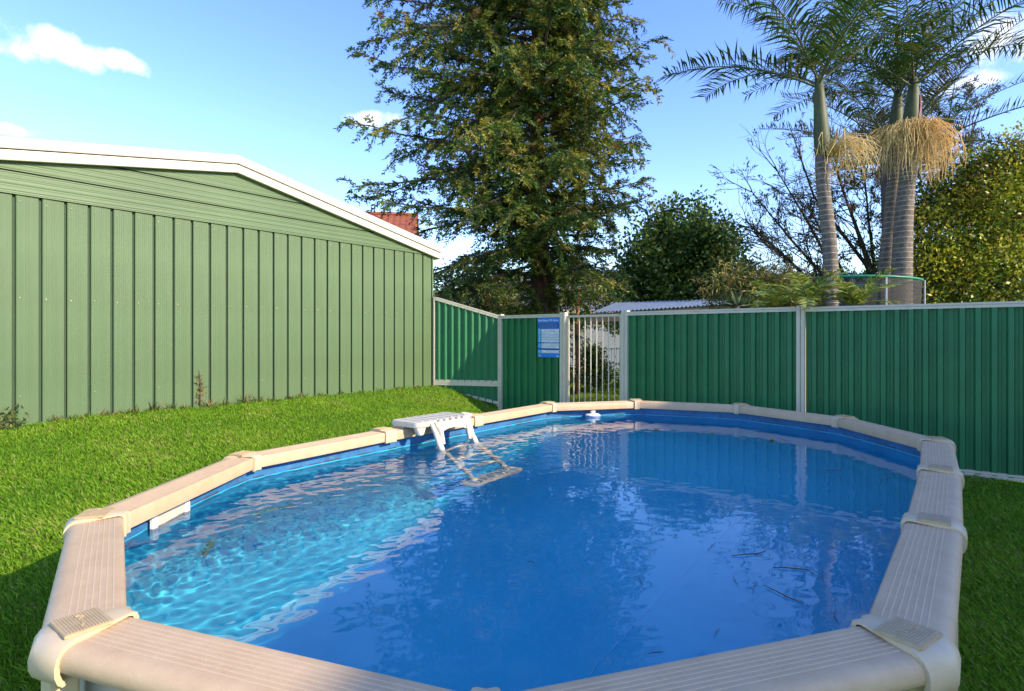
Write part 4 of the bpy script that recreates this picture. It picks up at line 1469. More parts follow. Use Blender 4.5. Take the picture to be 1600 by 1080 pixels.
def build_round_tree(name, lab, base, trunk_h, lobes, nclump, per, sigma, L, W, pal, wt, bark, r=0.14, twigs=True, zmin=None, cat='tree', surf=0.55):
    root = empty(name, base, lab, cat)
    mb = MB(); tips = []
    tops = base + Vector((0, 0, trunk_h))
    mb.tube([base - Vector((0, 0, 0.2)), base.lerp(tops, 0.5) + Vector((0.06, 0.04, 0)), tops], [r * 1.2, r, r * 0.8], 8)
    tr = mb.build('trunk', M[bark], root, smooth=True)
    cs = []
    wood = MB()
    tot = sum(l[1][0] * l[1][1] * l[1][2] for l in lobes)
    for (c, rad) in lobes:
        k = int(nclump * rad[0] * rad[1] * rad[2] / tot) + 4
        d = unit(rng.normal(size=(k, 3)))
        rr = rng.uniform(surf, 1.04, (k, 1)) ** 0.8
        pts = np.array(c) + d * rr * np.array(rad)
        cs.append(pts)
        wood.tube([tops - Vector((0, 0, 0.15)), (tops + Vector(c)) / 2 + Vector(rng.normal(0, 0.15, 3)), Vector(c)], [r * 0.6, r * 0.4, r * 0.2], 5)
        for q in pts[::3]:
            q = Vector(q); m = Vector(c).lerp(q, 0.5) + Vector(rng.normal(0, 0.08, 3))
            wood.tube([Vector(c), m, q], [r * 0.16, r * 0.09, 0.006], 4, cap=False)
    cs = np.concatenate(cs)
    if zmin is not None: cs = cs[cs[:, 2] > zmin]
    v, col = clump_leaves(cs, per, sigma, L, W, pal, wt)
    wood.build('limbs', M[bark], root)
    me = np_mesh('crown', v, None, 4, col)
    link('crown', me, M['leaf'], root)
    return root


DARKG = [(0.028, 0.065, 0.012), (0.06, 0.125, 0.02), (0.13, 0.21, 0.035), (0.24, 0.31, 0.06)]
# rounded dark tree right of the conifer
c = pix(1075, 410, 21)
build_round_tree('broadleaf_tree', 'rounded dark green broadleaf tree between the conifer and the bare tree', Vector((c.x, c.y, 0)), 2.2,
                 [((c.x - 0.9, 21, 4.2), (1.5, 1.5, 1.7)), ((c.x + 0.8, 20.7, 4.0), (1.4, 1.4, 1.5)), ((c.x - 0.1, 21.3, 5.0), (1.5, 1.5, 1.6)), ((c.x - 1.3, 20.6, 3.0), (1.6, 1.3, 1.3)), ((c.x + 1.1, 20.4, 2.9), (1.5, 1.3, 1.2))],
                 560, 52, 0.20, 0.17, 0.095, DARKG, [3, 4, 3, 1.4], 'bark_grey')

c = pix(735, 445, 15.5)
build_round_tree('dark_shrub', 'dark leafy shrub low between the shed corner and the conifer trunk', Vector((c.x, c.y, 0)), 1.3,
                 [((c.x - 0.75, 15.5, 2.5), (0.95, 0.8, 0.75)), ((c.x + 0.55, 15.3, 2.3), (0.9, 0.8, 0.7)), ((c.x - 0.1, 15.7, 2.9), (0.8, 0.7, 0.7)), ((c.x - 0.1, 15.4, 1.7), (1.5, 0.8, 0.7))],
                 210, 40, 0.15, 0.10, 0.04, [(0.022, 0.05, 0.012), (0.05, 0.09, 0.018), (0.11, 0.14, 0.025), (0.2, 0.18, 0.04)], [3, 3, 2, 0.8], 'twig', 0.06, cat='shrub', surf=0.3)

YG = [(0.11, 0.18, 0.016), (0.26, 0.30, 0.022), (0.46, 0.42, 0.04), (0.34, 0.20, 0.03), (0.045, 0.085, 0.01)]
lob = []
for (u, v, d, rx, rz) in ((1475, 400, 14.2, 1.1, 1.2), (1560, 360, 12.2, 1.3, 1.5), (1510, 300, 13.2, 1.0, 0.9), (1590, 280, 12.8, 1.1, 1.0), (1640, 330, 12.6, 1.3, 1.7), (1450, 440, 12.2, 0.9, 0.8), (1560, 450, 11.8, 1.4, 1.0), (1700, 400, 12.3, 1.5, 1.8)):
    p = pix(u, v, d); p = pix(u, v, d if d > 14 else d + 1.7); lob.append(((p.x, p.y, p.z), (rx * 1.12, 1.2, rz * 1.12)))
b_ = pix(1570, 500, 14.3)
build_round_tree('leafy_hedge_tree', 'dense yellow green leafy tree filling the right edge above the fence', Vector((b_.x, b_.y, 0)), 1.6, lob, 1500, 46, 0.16, 0.095, 0.055, YG, [3, 4, 3, 0.9, 1.6], 'bark_grey', 0.16)


# wispy, nearly bare tree behind the palms
def build_wispy():
    base = Vector(((1400 - 800) / FPX * 17, 17, 0))
    root = empty('wispy_tree', base, 'sparse brown twiggy tree fanning out behind the palms', 'tree')
    mb = MB(); tips = []
    mb.tube([base, base + Vector((0, 0, 1.2))], [0.32, 0.26], 8)
    mb.build('trunk', M['twig'], root, smooth=True)
    wood = MB()
    ends = [(1175, 300), (1195, 370), (1210, 260), (1165, 345), (1235, 200), (1250, 300), (1290, 190), (1330, 170), (1380, 170), (1300, 250), (1350, 260), (1440, 160), (1490, 140), (1530, 170), (1460, 230), (1230, 420), (1400, 220), (1260, 380)]
    for (u, v) in ends:
        e = pix(u, v, 17 + rng.normal(0, 0.9))
        s = base + Vector((rng.normal(0, 0.15), rng.normal(0, 0.15), rng.uniform(0.7, 1.2)))
        m1 = s.lerp(e, 0.35) + Vector((0, 0, -0.15)) + Vector(rng.normal(0, 0.15, 3)); m2 = s.lerp(e, 0.7) + Vector(rng.normal(0, 0.15, 3))
        pts = [s, m1, m2, e]
        wood.tube(pts, [0.085, 0.06, 0.035, 0.012], 5, cap=False)
        for k in range(15):
            f = rng.uniform(0.25, 1.0) * 3; i = min(int(f), 2)
            b = pts[i].lerp(pts[i + 1], f - i)
            d = ((e - s).normalized() + Vector(rng.normal(0, 0.55, 3))).normalized()
            wood_tree(wood, b, d, rng.uniform(0.45, 1.05), 0.018, 2, tips, 0.42, 0.08, (2, 3), 0.68, seg=3)
    wood.build('limbs', M['twig'], root)
    C = np.array([list(t[0]) for t in tips]); D = np.array([list(t[1]) for t in tips])
    keep = (rng.uniform(size=len(C)) < np.clip(0.25 + (C[:, 0] - 8.0) * 0.25, 0.3, 1.0))
    C, D = C[keep], D[keep]
    per = 11
    C = np.repeat(C, per, axis=0); D = np.repeat(D, per, axis=0)
    n = len(C); C = C - D * rng.uniform(0, 0.28, (n, 1)) + rng.normal(0, 0.03, (n, 3))
    me = np_mesh('crown', leaf_verts(C, D + rng.normal(0, 0.5, (n, 3)), rng.uniform(0.07, 0.15, n), 0.032), None, 4,
                 tints(n, [(0.045, 0.05, 0.018), (0.10, 0.075, 0.03), (0.16, 0.10, 0.04), (0.05, 0.08, 0.02)], [3, 3, 1.5, 2]))
    link('crown', me, M['leaf'], root)


build_wispy()


# ------------------------------------------------------------------ palms
def frond(parent, base, d_out, L, arch, nleaf, leaf_len, leaf_w, pal, wt, droop=0.35, vee=0.35, rad=0.022, mat='frond', name='frond', stem=0.12):
    """one pinnate leaf: arching rachis with two rows of leaflets"""
    d_out = d_out.normalized()
    hz = Vector((d_out.x, d_out.y, 0))
    hz = hz.normalized() if hz.length > 1e-3 else Vector((1, 0, 0))
    pts = []
    K = 14; p = base.copy()
    e0 = math.asin(max(-1, min(1, d_out.z)))
    for k in range(K + 1):
        pts.append(p.copy())
        t = k / K
        e = e0 - arch * t ** 1.25
        p = p + (hz * math.cos(e) + Vector((0, 0, math.sin(e)))) * (L / K)
    mb = MB(); mb.tube(pts, [rad * (1 - 0.85 * k / K) for k in range(K + 1)], 5, cap=False)
    fr = mb.build(name, M['rachis'], parent, smooth=True)
    P = np.array([list(q) for q in pts])
    t = np.repeat(np.linspace(stem, 1.0, nleaf), 2)
    sg = np.where(np.arange(len(t)) % 2 == 0, 1.0, -1.0)
    x = t * K; i = np.minimum(x.astype(int), K - 1); fx = (x - i)[:, None]
    C = P[i] * (1 - fx) + P[i + 1] * fx
    fw = unit(P[i + 1] - P[i])
    side = np.array([-hz.y, hz.x, 0])
    upv = unit(np.cross(np.broadcast_to(side, fw.shape), fw)); upv *= -np.sign((upv[:, 2:3]) + 1e-9) * -1
    D = fw * 0.55 + side * sg[:, None] * 0.95 + upv * vee + rng.normal(0, 0.12, (len(t), 3))
    D = unit(D)
    ll = leaf_len * (0.45 + 0.75 * np.sin(np.pi * np.clip(t * 0.82 + 0.13, 0, 1))) * rng.uniform(0.82, 1.12, len(t))
    # two-piece leaflet: rises then droops
    n = len(t)
    mid = C + D * (ll * 0.5)[:, None]
    D2 = D + np.array([0, 0, -1.0]) * (droop * rng.uniform(0.6, 1.5, n))[:, None]
    tip = mid + unit(D2) * (ll * 0.55)[:, None]
    ww = leaf_w * rng.uniform(0.8, 1.2, n)
    wv = unit(np.cross(D, upv + rng.normal(0, 0.25, (n, 3)))) * (ww / 2)[:, None]
    q = np.empty((n, 2, 4, 3))
    q[:, 0, 0] = C - wv * 0.35; q[:, 0, 1] = C + wv * 0.35; q[:, 0, 2] = mid + wv; q[:, 0, 3] = mid - wv
    q[:, 1, 0] = mid - wv; q[:, 1, 1] = mid + wv; q[:, 1, 2] = tip + wv * 0.08; q[:, 1, 3] = tip - wv * 0.08
    col = np.repeat(tints(n, pal, wt, 0.2), 2, axis=0)
    me = np_mesh('leaflets', q.reshape(-1, 3), None, 4, np.clip(col, 0.003, 0.7))
    link('leaflets', me, M[mat], fr)


M['rachis'] = paint('palm_rachis', (0.10, 0.11, 0.04), 0.5, 0.25, 8)


def trunk_mat():
    m, n, l, p = new_mat('ringed_palm_trunk')
    tc = n.new('ShaderNodeTexCoord')
    nz = n.new('ShaderNodeTexNoise'); nz.inputs['Scale'].default_value = 12; nz.inputs['Detail'].default_value = 8
    l.new(tc.outputs['Object'], nz.inputs['Vector'])
    cr = n.new('ShaderNodeValToRGB')
    cr.color_ramp.elements[0].color = (0.075, 0.06, 0.05, 1); cr.color_ramp.elements[1].color = (0.19, 0.155, 0.125, 1)
    cr.color_ramp.elements[0].position = 0.3; cr.color_ramp.elements[1].position = 0.72
    l.new(nz.outputs['Fac'], cr.inputs['Fac']); l.new(cr.outputs[0], p.inputs['Base Color'])
    p.inputs['Roughness'].default_value = 0.85
    bp = n.new('ShaderNodeBump'); bp.inputs['Strength'].default_value = 0.4; bp.inputs['Distance'].default_value = 0.02
    l.new(nz.outputs['Fac'], bp.inputs['Height']); l.new(bp.outputs[0], p.inputs['Normal'])
    return m


M['palm_trunk'] = trunk_mat()
M['ring'] = paint('pale_leaf_scar', (0.30, 0.26, 0.21), 0.8, 0.2, 10)
M['shaft'] = paint('green_crownshaft', (0.065, 0.078, 0.03), 0.6, 0.45, 7, stretch=(1, 1, 0.3))
M['shaft_old'] = paint('maroon_crownshaft', (0.17, 0.05, 0.035), 0.4, 0.35, 5, stretch=(1, 1, 0.3))
M['straw'] = paint('straw_flower_strands', (0.64, 0.41, 0.14), 0.7, 0.3, 20)
M['straw2'] = paint('pale_flower_strands', (0.60, 0.44, 0.18), 0.7, 0.3, 20)


def build_palm(lab, top_uv, bot_uv, d, r0, r1, shaft_v, nf, L, seed, infl, old=False):
    top = pix(*top_uv, d); bot = pix(*bot_uv, d)
    k = (bot.z) / (top.z - bot.z)
    base = bot - (top - bot) * k * 0.6; base = Vector((base.x, base.y, 0))
    root = empty('feather_palm', base, lab, 'palm', 'feather palms behind the fence')
    sh = pix(top_uv[0] + (bot_uv[0] - top_uv[0]) * (shaft_v - top_uv[1]) / (bot_uv[1] - top_uv[1]), shaft_v, d)
    mb = MB(); N = 10
    tp = [base.lerp(bot, k / 3) for k in range(3)] + [bot.lerp(sh, k / N) + Vector((0.03 * math.sin(k * 0.5 + seed), 0, 0)) for k in range(N + 1)]
    mb.tube(tp, [r0 * 1.25, r0 * 1.1, r0 * 1.03] + [r0 + (r1 - r0) * k / N for k in range(N + 1)], 14)
    mb.build('trunk', M['palm_trunk'], root, smooth=True)
    # leaf scars
    mb = MB()
    z = 0.4
    while z < sh.z - 0.05:
        j = max(i for i in range(len(tp)) if tp[i].z <= z or i == 0); j = min(j, len(tp) - 2)
        f = (z - tp[j].z) / max(tp[j + 1].z - tp[j].z, 1e-3)
        c = tp[j].lerp(tp[j + 1], min(max(f, 0), 1))
        rr = (r0 * 1.25 if z < 1 else r0 + (r1 - r0) * max(0, min(1, (z - bot.z) / (sh.z - bot.z)))) + 0.004
        if z < bot.z: rr = r0 * (1.25 - 0.22 * z / max(bot.z, .1)) + 0.004
        mb.tube([c - Vector((0, 0, 0.009)), c + Vector((0, 0, 0.009))], [rr, rr * 0.997], 14)
        z += rng.uniform(0.085, 0.13)
    mb.build('leaf_scars', M['ring'], root)
    mb = MB()
    mb.tube([sh - Vector((0, 0, 0.04)), sh.lerp(top, 0.08), sh.lerp(top, 0.35), sh.lerp(top, 0.8), top + Vector((0, 0, 0.1))], [r1 * 1.02, r1 * 1.28, r1 * 1.2, r1 * 0.85, r1 * 0.55], 14)
    cs = mb.build('crownshaft', M['shaft'], root, smooth=True)
    if old:
        mb = MB()
        c0, c1 = sh.lerp(top, 0.02), sh.lerp(top, 0.75)
        side = Vector((0.85, -0.5, 0)).normalized()
        rr = [r1 * 1.33, r1 * 1.31, r1 * 1.24, r1 * 1.0]
        vs = []
        for i in range(4):
            c_ = c0.lerp(c1, i / 3); a0 = math.atan2(side.y, side.x); wd = R(62 - 12 * i)
            for j in range(8):
                an = a0 - wd + 2 * wd * j / 7
                vs.append(c_ + Vector((math.cos(an), math.sin(an), 0)) * (rr[i]))
        mb.add(vs, [(i * 8 + j, i * 8 + j + 1, (i + 1) * 8 + j + 1, (i + 1) * 8 + j) for i in range(3) for j in range(7)])
        mb.build('old_sheath', M['shaft_old'], root, smooth=True)
    pal = [(0.030, 0.070, 0.014), (0.060, 0.115, 0.018), (0.13, 0.17, 0.025), (0.19, 0.15, 0.04)]
    for i in range(nf):
        az = seed + i * 2.39996
        el = 1.38 - 1.05 * ((i + 0.5) / nf) ** 0.9
        d_ = Vector((math.cos(az) * math.cos(el), math.sin(az) * math.cos(el), math.sin(el)))
        frond(root, top + Vector((0, 0, 0.04)) - Vector((0, 0, 0.16 * i / nf)), d_, L * rng.uniform(0.88, 1.08), rng.uniform(0.75, 1.2), 58, 0.58, 0.032, pal, [4, 4, 1.5, 0.8], droop=rng.uniform(0.3, 0.9), stem=0.10)
    # hanging flower strands below the crownshaft
    for (du, side_x, n_, ln, mt) in infl:
        mb = MB()
        o = sh + Vector((0, -r1 * 0.9, -0.03))
        for k in range(n_):
            az = side_x + rng.normal(0, 0.75)
            hz = Vector((math.cos(az), math.sin(az), 0))
            reach = rng.uniform(0.08, 0.66) * du; ll = rng.uniform(0.2, 1.0) * ln
            pts = [sh + hz * (r1 * 0.9) + Vector((0, 0, -0.03))]
            pts.append(pts[0] + hz * reach * 0.55 + Vector((0, 0, rng.uniform(0.06, 0.34))))
            pts.append(pts[1] + hz * reach * 0.42 + Vector((rng.normal(0, 0.03), rng.normal(0, 0.03), -ll * 0.35)))
            pts.append(pts[2] + hz * reach * 0.10 + Vector((rng.normal(0, 0.04), rng.normal(0, 0.04), -ll * 0.4)))
            pts.append(pts[3] + Vector((rng.normal(0, 0.04), rng.normal(0, 0.04), -ll * 0.25)))
            mb.tube(pts, [0.007, 0.0055, 0.0045, 0.004, 0.003], 4, cap=False)
        mb.build('flower_cluster', M[mt], root)
    return root


build_palm('slimmer palm at left, single trunk leaning left', (1279, 128), (1297, 440), 10.2, 0.124, 0.105, 243, 10, 2.6, 0.4, [(1.1, -0.25, 190, 0.6, 'straw2')])
build_palm('taller front palm of the close pair with maroon sheath', (1428, 130), (1406, 475), 12.4, 0.215, 0.14, 212, 12, 3.5, 2.2, [(1.08, -0.35, 280, 1.2, 'straw'), (0.85, -2.4, 130, 1.25, 'straw2')], True)
build_palm('rear palm of the close pair, its trunk half hidden', (1403, 150), (1384, 475), 13.0, 0.18, 0.13, 218, 10, 3.2, 4.1, [(0.95, 3.0, 110, 1.1, 'straw2')])


def build_date_palm():
    c = pix(1400, 255, 15.0)
    root = empty('date_palm', Vector((c.x, c.y, 0)), 'broad date palm with long grey green fronds behind the pair', 'palm')
    mb = MB(); mb.tube([Vector((c.x, c.y, -0.1)), Vector((c.x, c.y, 2.5)), c], [0.34, 0.3, 0.34], 12)
    mb.build('trunk', M['bark_grey'], root, smooth=True)
    pal = [(0.045, 0.06, 0.02), (0.085, 0.10, 0.035), (0.15, 0.15, 0.06), (0.16, 0.11, 0.05)]
    for i in range(20):
        az = i * 2.39996 + 0.3
        el = 1.15 - 1.35 * ((i + 0.5) / 20)
        d_ = Vector((math.cos(az) * math.cos(el), math.sin(az) * math.cos(el), math.sin(el)))
        frond(root, c, d_, 3.7 * rng.uniform(0.9, 1.08), rng.uniform(0.55, 0.95), 62, 0.40, 0.026, pal, [3, 4, 2, 1.5], droop=0.1, vee=0.5, rad=0.03, stem=0.08)


build_date_palm()


# ------------------------------------------------------------------ ferns, shrubs, weeds
def build_ferns():
    pal = [(0.10, 0.17, 0.025), (0.20, 0.28, 0.05), (0.34, 0.38, 0.10), (0.30, 0.30, 0.04)]
    for (u, v, d, nf, L, lab) in ((1262, 476, 7.9, 11, 0.72, 'pale fern with upright fronds just over the fence'), (1335, 480, 7.7, 10, 0.66, 'bright green spreading fern below the trampoline net'), (1210, 482, 8.6, 9, 0.62, 'yellowish fern left of the tall pale fern')):
        c = pix(u, v, d); base = Vector((c.x, c.y, 0))
        root = empty('tree_fern', base, lab, 'fern')
        mb = MB(); mb.tube([base - Vector((0, 0, .05)), Vector((c.x, c.y, c.z))], [0.07, 0.05], 8); mb.build('trunk', M['bark_grey'], root, smooth=True)
        for i in range(nf):
            az = i * 2.39996 + u; el = 1.25 - 0.95 * (i / nf)
            d_ = Vector((math.cos(az) * math.cos(el), math.sin(az) * math.cos(el), math.sin(el)))
            frond(root, c, d_, L * rng.uniform(0.85, 1.15), rng.uniform(0.7, 1.3), 24, 0.14, 0.030, pal, [2, 4, 3, 2], droop=0.15, vee=0.1, rad=0.008)
    pal2 = [(0.06, 0.09, 0.015), (0.16, 0.17, 0.03), (0.26, 0.22, 0.05), (0.22, 0.13, 0.04)]
    for (u, v, d, r, lab) in ((1165, 448, 11.0, 0.62, 'yellow olive bushy shrub at the end of the carport roof'), (1225, 450, 10.5, 0.45, 'small olive shrub between the roof and the ferns')):
        c = pix(u, v, d)
        build_round_tree('garden_shrub', lab, Vector((c.x, c.y, 0)), c.z - r * 0.8, [((c.x, c.y, c.z), (r * 1.2, r, r)), ((c.x + r * 0.7, c.y, c.z - r * 0.4), (r, r, r * 0.8)), ((c.x - r * 0.6, c.y, c.z - r * 0.3), (r, r, r * 0.8))], 110, 26, 0.09, 0.12, 0.022, pal2, [2, 3, 2, 1], 'twig', 0.04, cat='shrub', surf=0.2)
    # spiky plant over the roof edge
    c = pix(1152, 478, 9.6)
    root = empty('yucca_plant', Vector((c.x, c.y, 0)), 'spiky plant with a fan of narrow leaves above the fence', 'plant')
    mb = MB(); mb.tube([Vector((c.x, c.y, -0.05)), c], [0.05, 0.045], 8); mb.build('stem', M['bark_grey'], root, smooth=True)
    n = 60
    D = rng.normal(size=(n, 3)); D[:, 2] = abs(D[:, 2]) * 0.8 + 0.1
    me = np_mesh('leaves', leaf_verts(np.repeat([list(c)], n, 0), D, rng.uniform(0.22, 0.36, n), 0.03), None, 4, tints(n, [(0.05, 0.09, 0.04), (0.12, 0.15, 0.05)], [2, 1]))
    link('leaves', me, M['leaf'], root)


build_ferns()


ORD = ['first', 'second', 'third', 'fourth', 'fifth', 'sixth', 'seventh', 'eighth', 'ninth', 'tenth', 'eleventh', 'twelfth', 'thirteenth', 'fourteenth', 'fifteenth', 'sixteenth', 'seventeenth', 'eighteenth', 'nineteenth', 'twentieth', 'twenty-first', 'twenty-second', 'twenty-third', 'last']


def build_weeds():
    pal = [(0.06, 0.11, 0.02), (0.13, 0.16, 0.03), (0.26, 0.17, 0.06), (0.05, 0.06, 0.02)]
    spots = [(85, 10), (130, 7), (160, 9), (178, 8), (192, 9), (210, 10), (240, 12), (262, 10), (285, 8), (325, 12), (350, 12), (378, 14), (398, 12), (420, 10), (450, 8), (470, 9), (500, 8), (530, 8), (560, 7), (590, 7), (620, 7), (645, 7), (235, 8), (112, 8)]
    for i, (u, s) in enumerate(spots):
        q = on_shed(u) + BX * rng.uniform(0.03, 0.10)
        base = Vector((q.x, q.y, gz(q.x, q.y) - 0.01))
        n = int(10 + s * 2.2)
        C = np.array([list(base)]) + rng.normal(0, 1, (n, 3)) * np.array([0.03, 0.03, 0.003])
        D = rng.normal(0, 0.6, (n, 3)); D[:, 2] = 0.9
        me = np_mesh('grass_tuft', leaf_verts(C, D, rng.uniform(0.05, 0.015 * s, n), 0.012), None, 4, tints(n, pal, [3, 3, 2, 1]))
        o = link('grass_tuft', me, M['leaf'])
        tag(o, 'ragged grass tuft at the foot of the shed wall, %s from the left' % ORD[sorted(k for k, _ in spots).index(u)], 'grass tuft', 'tufts along the shed wall')
    # dry creeper standing against the wall
    q = on_shed(311) + BX * 0.03; base = Vector((q.x, q.y, gz(q.x, q.y)))
    root = empty('dry_creeper', base, 'dry brown creeper climbing a seam of the shed wall', 'plant')
    mb = MB(); mb.tube([base, base + Vector((0.01, 0, 0.25)), base + Vector((-0.01, 0, 0.52))], [0.008, 0.006, 0.003], 5); mb.build('stem', M['twig'], root)
    n = 90
    C = np.array([list(base)]) + np.stack([rng.normal(0, 0.03, n), rng.normal(0, 0.012, n), rng.uniform(0.02, 0.46, n)], 1)
    D = rng.normal(0, 0.7, (n, 3)); D[:, 2] += 0.1
    me = np_mesh('leaves', leaf_verts(C, D, rng.uniform(0.04, 0.10, n), 0.014), None, 4, tints(n, [(0.35, 0.20, 0.09), (0.16, 0.10, 0.05), (0.16, 0.18, 0.05)], [3, 2, 2]))
    link('leaves', me, M['leaf'], root)
    # weed at the left edge
    q = on_shed(8) + BX * 0.12; base = Vector((q.x, q.y, gz(q.x, q.y)))
    root = empty('leafy_weed', base, 'leafy weed by the shed wall at the far left', 'plant')
    mb = MB(); mb.tube([base, base + Vector((0.02, 0, 0.16)), base + Vector((0.1, 0, 0.3))], [0.006, 0.005, 0.003], 5); mb.build('stem', M['twig'], root)
    n = 150
    C = np.array([list(base)]) + np.stack([rng.normal(0, 0.10, n), rng.normal(0, 0.06, n), rng.uniform(0.01, 0.24, n)], 1)
    D = rng.normal(0, 0.7, (n, 3)); D[:, 2] += 0.3
    me = np_mesh('leaves', leaf_verts(C, D, rng.uniform(0.035, 0.07, n), 0.025), None, 4, tints(n, [(0.05, 0.10, 0.02), (0.14, 0.16, 0.04), (0.3, 0.2, 0.08)], [3, 2, 1]))
    link('leaves', me, M['leaf'], root)


build_weeds()


# ------------------------------------------------------------------ trampoline net, carport, neighbours
def net_mat():
    m, n, l, p = new_mat('black_net')
    p.inputs['Base Color'].default_value = (0.05, 0.045, 0.04, 1); p.inputs['Roughness'].default_value = 0.8
    tr = n.new('ShaderNodeBsdfTransparent'); mx = n.new('ShaderNodeMixShader')
    tc = n.new('ShaderNodeTexCoord'); nz = n.new('ShaderNodeTexNoise'); nz.inputs['Scale'].default_value = 2.5
    l.new(tc.outputs['Object'], nz.inputs['Vector'])
    mr = n.new('ShaderNodeMapRange'); mr.inputs['To Min'].default_value = 0.45; mr.inputs['To Max'].default_value = 0.62
    l.new(nz.outputs['Fac'], mr.inputs['Value']); l.new(mr.outputs[0], mx.inputs[0])
    l.new(tr.outputs[0], mx.inputs[1]); l.new(p.outputs[0], mx.inputs[2]); l.new(mx.outputs[0], n['Material Output'].inputs['Surface'])
    return m


def build_trampoline():
    d0 = 11.0
    c = Vector(((1326 - 800) / FPX * d0, d0, 0)); r = 1.15; zr = 2.62
    root = empty('trampoline_enclosure', c, 'trampoline net with a green padded top ring behind the fence', 'trampoline')
    n = 40
    ring = [c + Vector((r * math.cos(2 * math.pi * k / n), r * math.sin(2 * math.pi * k / n), zr + 0.02 * math.sin(4 * math.pi * k / n))) for k in range(n)]
    mb = MB(); mb.tube(ring + [ring[0], ring[1]], 0.022, 8, cap=False)
    mb.build('top_ring', paint('green_padding', (0.01, 0.22, 0.11), 0.45, 0.15, 8), root, smooth=True)
    mb = MB()
    vs = []
    for (f, z) in ((1.0, zr), (0.985, zr - 0.35), (0.95, zr - 0.8), (0.93, 0.85)):
        for k in range(n):
            rr = r * f * (1 + 0.012 * math.sin(k * 3.1) * (f < 1)); vs.append(c + Vector((rr * math.cos(2 * math.pi * k / n), rr * math.sin(2 * math.pi * k / n), z)))
    mb.add(vs, [(i * n + k, i * n + (k + 1) % n, (i + 1) * n + (k + 1) % n, (i + 1) * n + k) for i in range(3) for k in range(n)])
    mb.build('net', net_mat(), root, smooth=True)
    for k in range(6):
        a = 2 * math.pi * (k + 0.46) / 6
        q = c + Vector(((r + 0.03) * math.cos(a), (r + 0.03) * math.sin(a), 0))
        mb = MB(); mb.tube([q, q + Vector((0, 0, zr - 0.02))], 0.016, 8)
        mb.build('pole', paint_once('galvanised', (0.4, 0.4, 0.42)), root)
    mb = MB(); mb.tube([c + Vector((0, 0, 0.78)), c + Vector((0, 0, 0.80))], [r * 0.93, r * 0.93], 40); mb.build('jump_mat', M['pipe_black'], root)


_pc = {}


def paint_once(name, col, rough=0.5, metal=0.0, var=0.1):
    if name not in _pc: _pc[name] = paint(name, col, rough, var, 5, metal=metal)
    return _pc[name]


build_trampoline()


def build_carport():
    # low corrugated roof behind the fence
    d0, d1 = 12.8, 15.0
    A0, A1 = pix(925, 489, d0), pix(1150, 474.5, d0 - 0.6)
    B0, B1 = pix(962, 473, d1), pix(1205, 466, d1)
    root = empty('carport', Vector(((A0.x + A1.x) / 2, d0, 0)), 'low carport with a shiny corrugated steel roof behind the fence', 'carport')
    m = paint('zinc_roof', (0.22, 0.28, 0.37), 0.35, 0.15, 5, metal=0.5)
    N = 210
    mb = MB(); vs = []
    for k in range(N + 1):
        t = k / N; w = Vector((0, 0, 0.02 * math.sin(k * math.pi / 3)))
        vs += [A0.lerp(A1, t) + w, B0.lerp(B1, t) + w]
    mb.add(vs, [(2 * k, 2 * k + 2, 2 * k + 3, 2 * k + 1) for k in range(N)])
    mb.build('roof_sheet', m, root, smooth=True)
    mb = MB()
    off = Vector((0, 0, -0.06))
    t = (A1 - A0).normalized()
    mb.prism([A0 - t * 0.05 + Vector((0, 0.02, -0.02)), A1 + t * 0.05 + Vector((0, 0.02, -0.02)), A1 + t * 0.05 + Vector((0, 0.02, -0.22)), A0 - t * 0.05 + Vector((0, 0.02, -0.22))], Vector((0, 0.04, 0)))
    mb.build('fascia_board', M['ridge_wood'], root)
    for q in (A0.lerp(A1, 0.42), A0.lerp(A1, 0.94), B0.lerp(B1, 0.3), B0.lerp(B1, 0.94)):
        mb = MB(); mb.box(Vector((q.x, q.y + 0.1, (q.z - 0.05) / 2)), (1, 0, 0), (0, 1, 0), (0, 0, 1), 0.05, 0.05, (q.z - 0.05) / 2)
        mb.build('post', M['ridge_wood'], root)


build_carport()


def brick_mat(name, c1, c2, mortar, scale=1.0):
    m, n, l, p = new_mat(name)
    tc = n.new('ShaderNodeTexCoord')
    sep = n.new('ShaderNodeSeparateXYZ'); l.new(tc.outputs['Object'], sep.inputs[0])
    ad = n.new('ShaderNodeMath'); ad.operation = 'ADD'; l.new(sep.outputs[0], ad.inputs[0]); l.new(sep.outputs[1], ad.inputs[1])
    cb = n.new('ShaderNodeCombineXYZ'); l.new(ad.outputs[0], cb.inputs[0]); l.new(sep.outputs[2], cb.inputs[1])
    bk = n.new('ShaderNodeTexBrick'); l.new(cb.outputs[0], bk.inputs['Vector'])
    bk.inputs['Color1'].default_value = (*c1, 1); bk.inputs['Color2'].default_value = (*c2, 1); bk.inputs['Mortar'].default_value = (*mortar, 1)
    bk.inputs['Scale'].default_value = scale; bk.inputs['Brick Width'].default_value = 0.24; bk.inputs['Row Height'].default_value = 0.086; bk.inputs['Mortar Size'].default_value = 0.006
    l.new(bk.outputs['Color'], p.inputs['Base Color']); p.inputs['Roughness'].default_value = 0.85
    return m


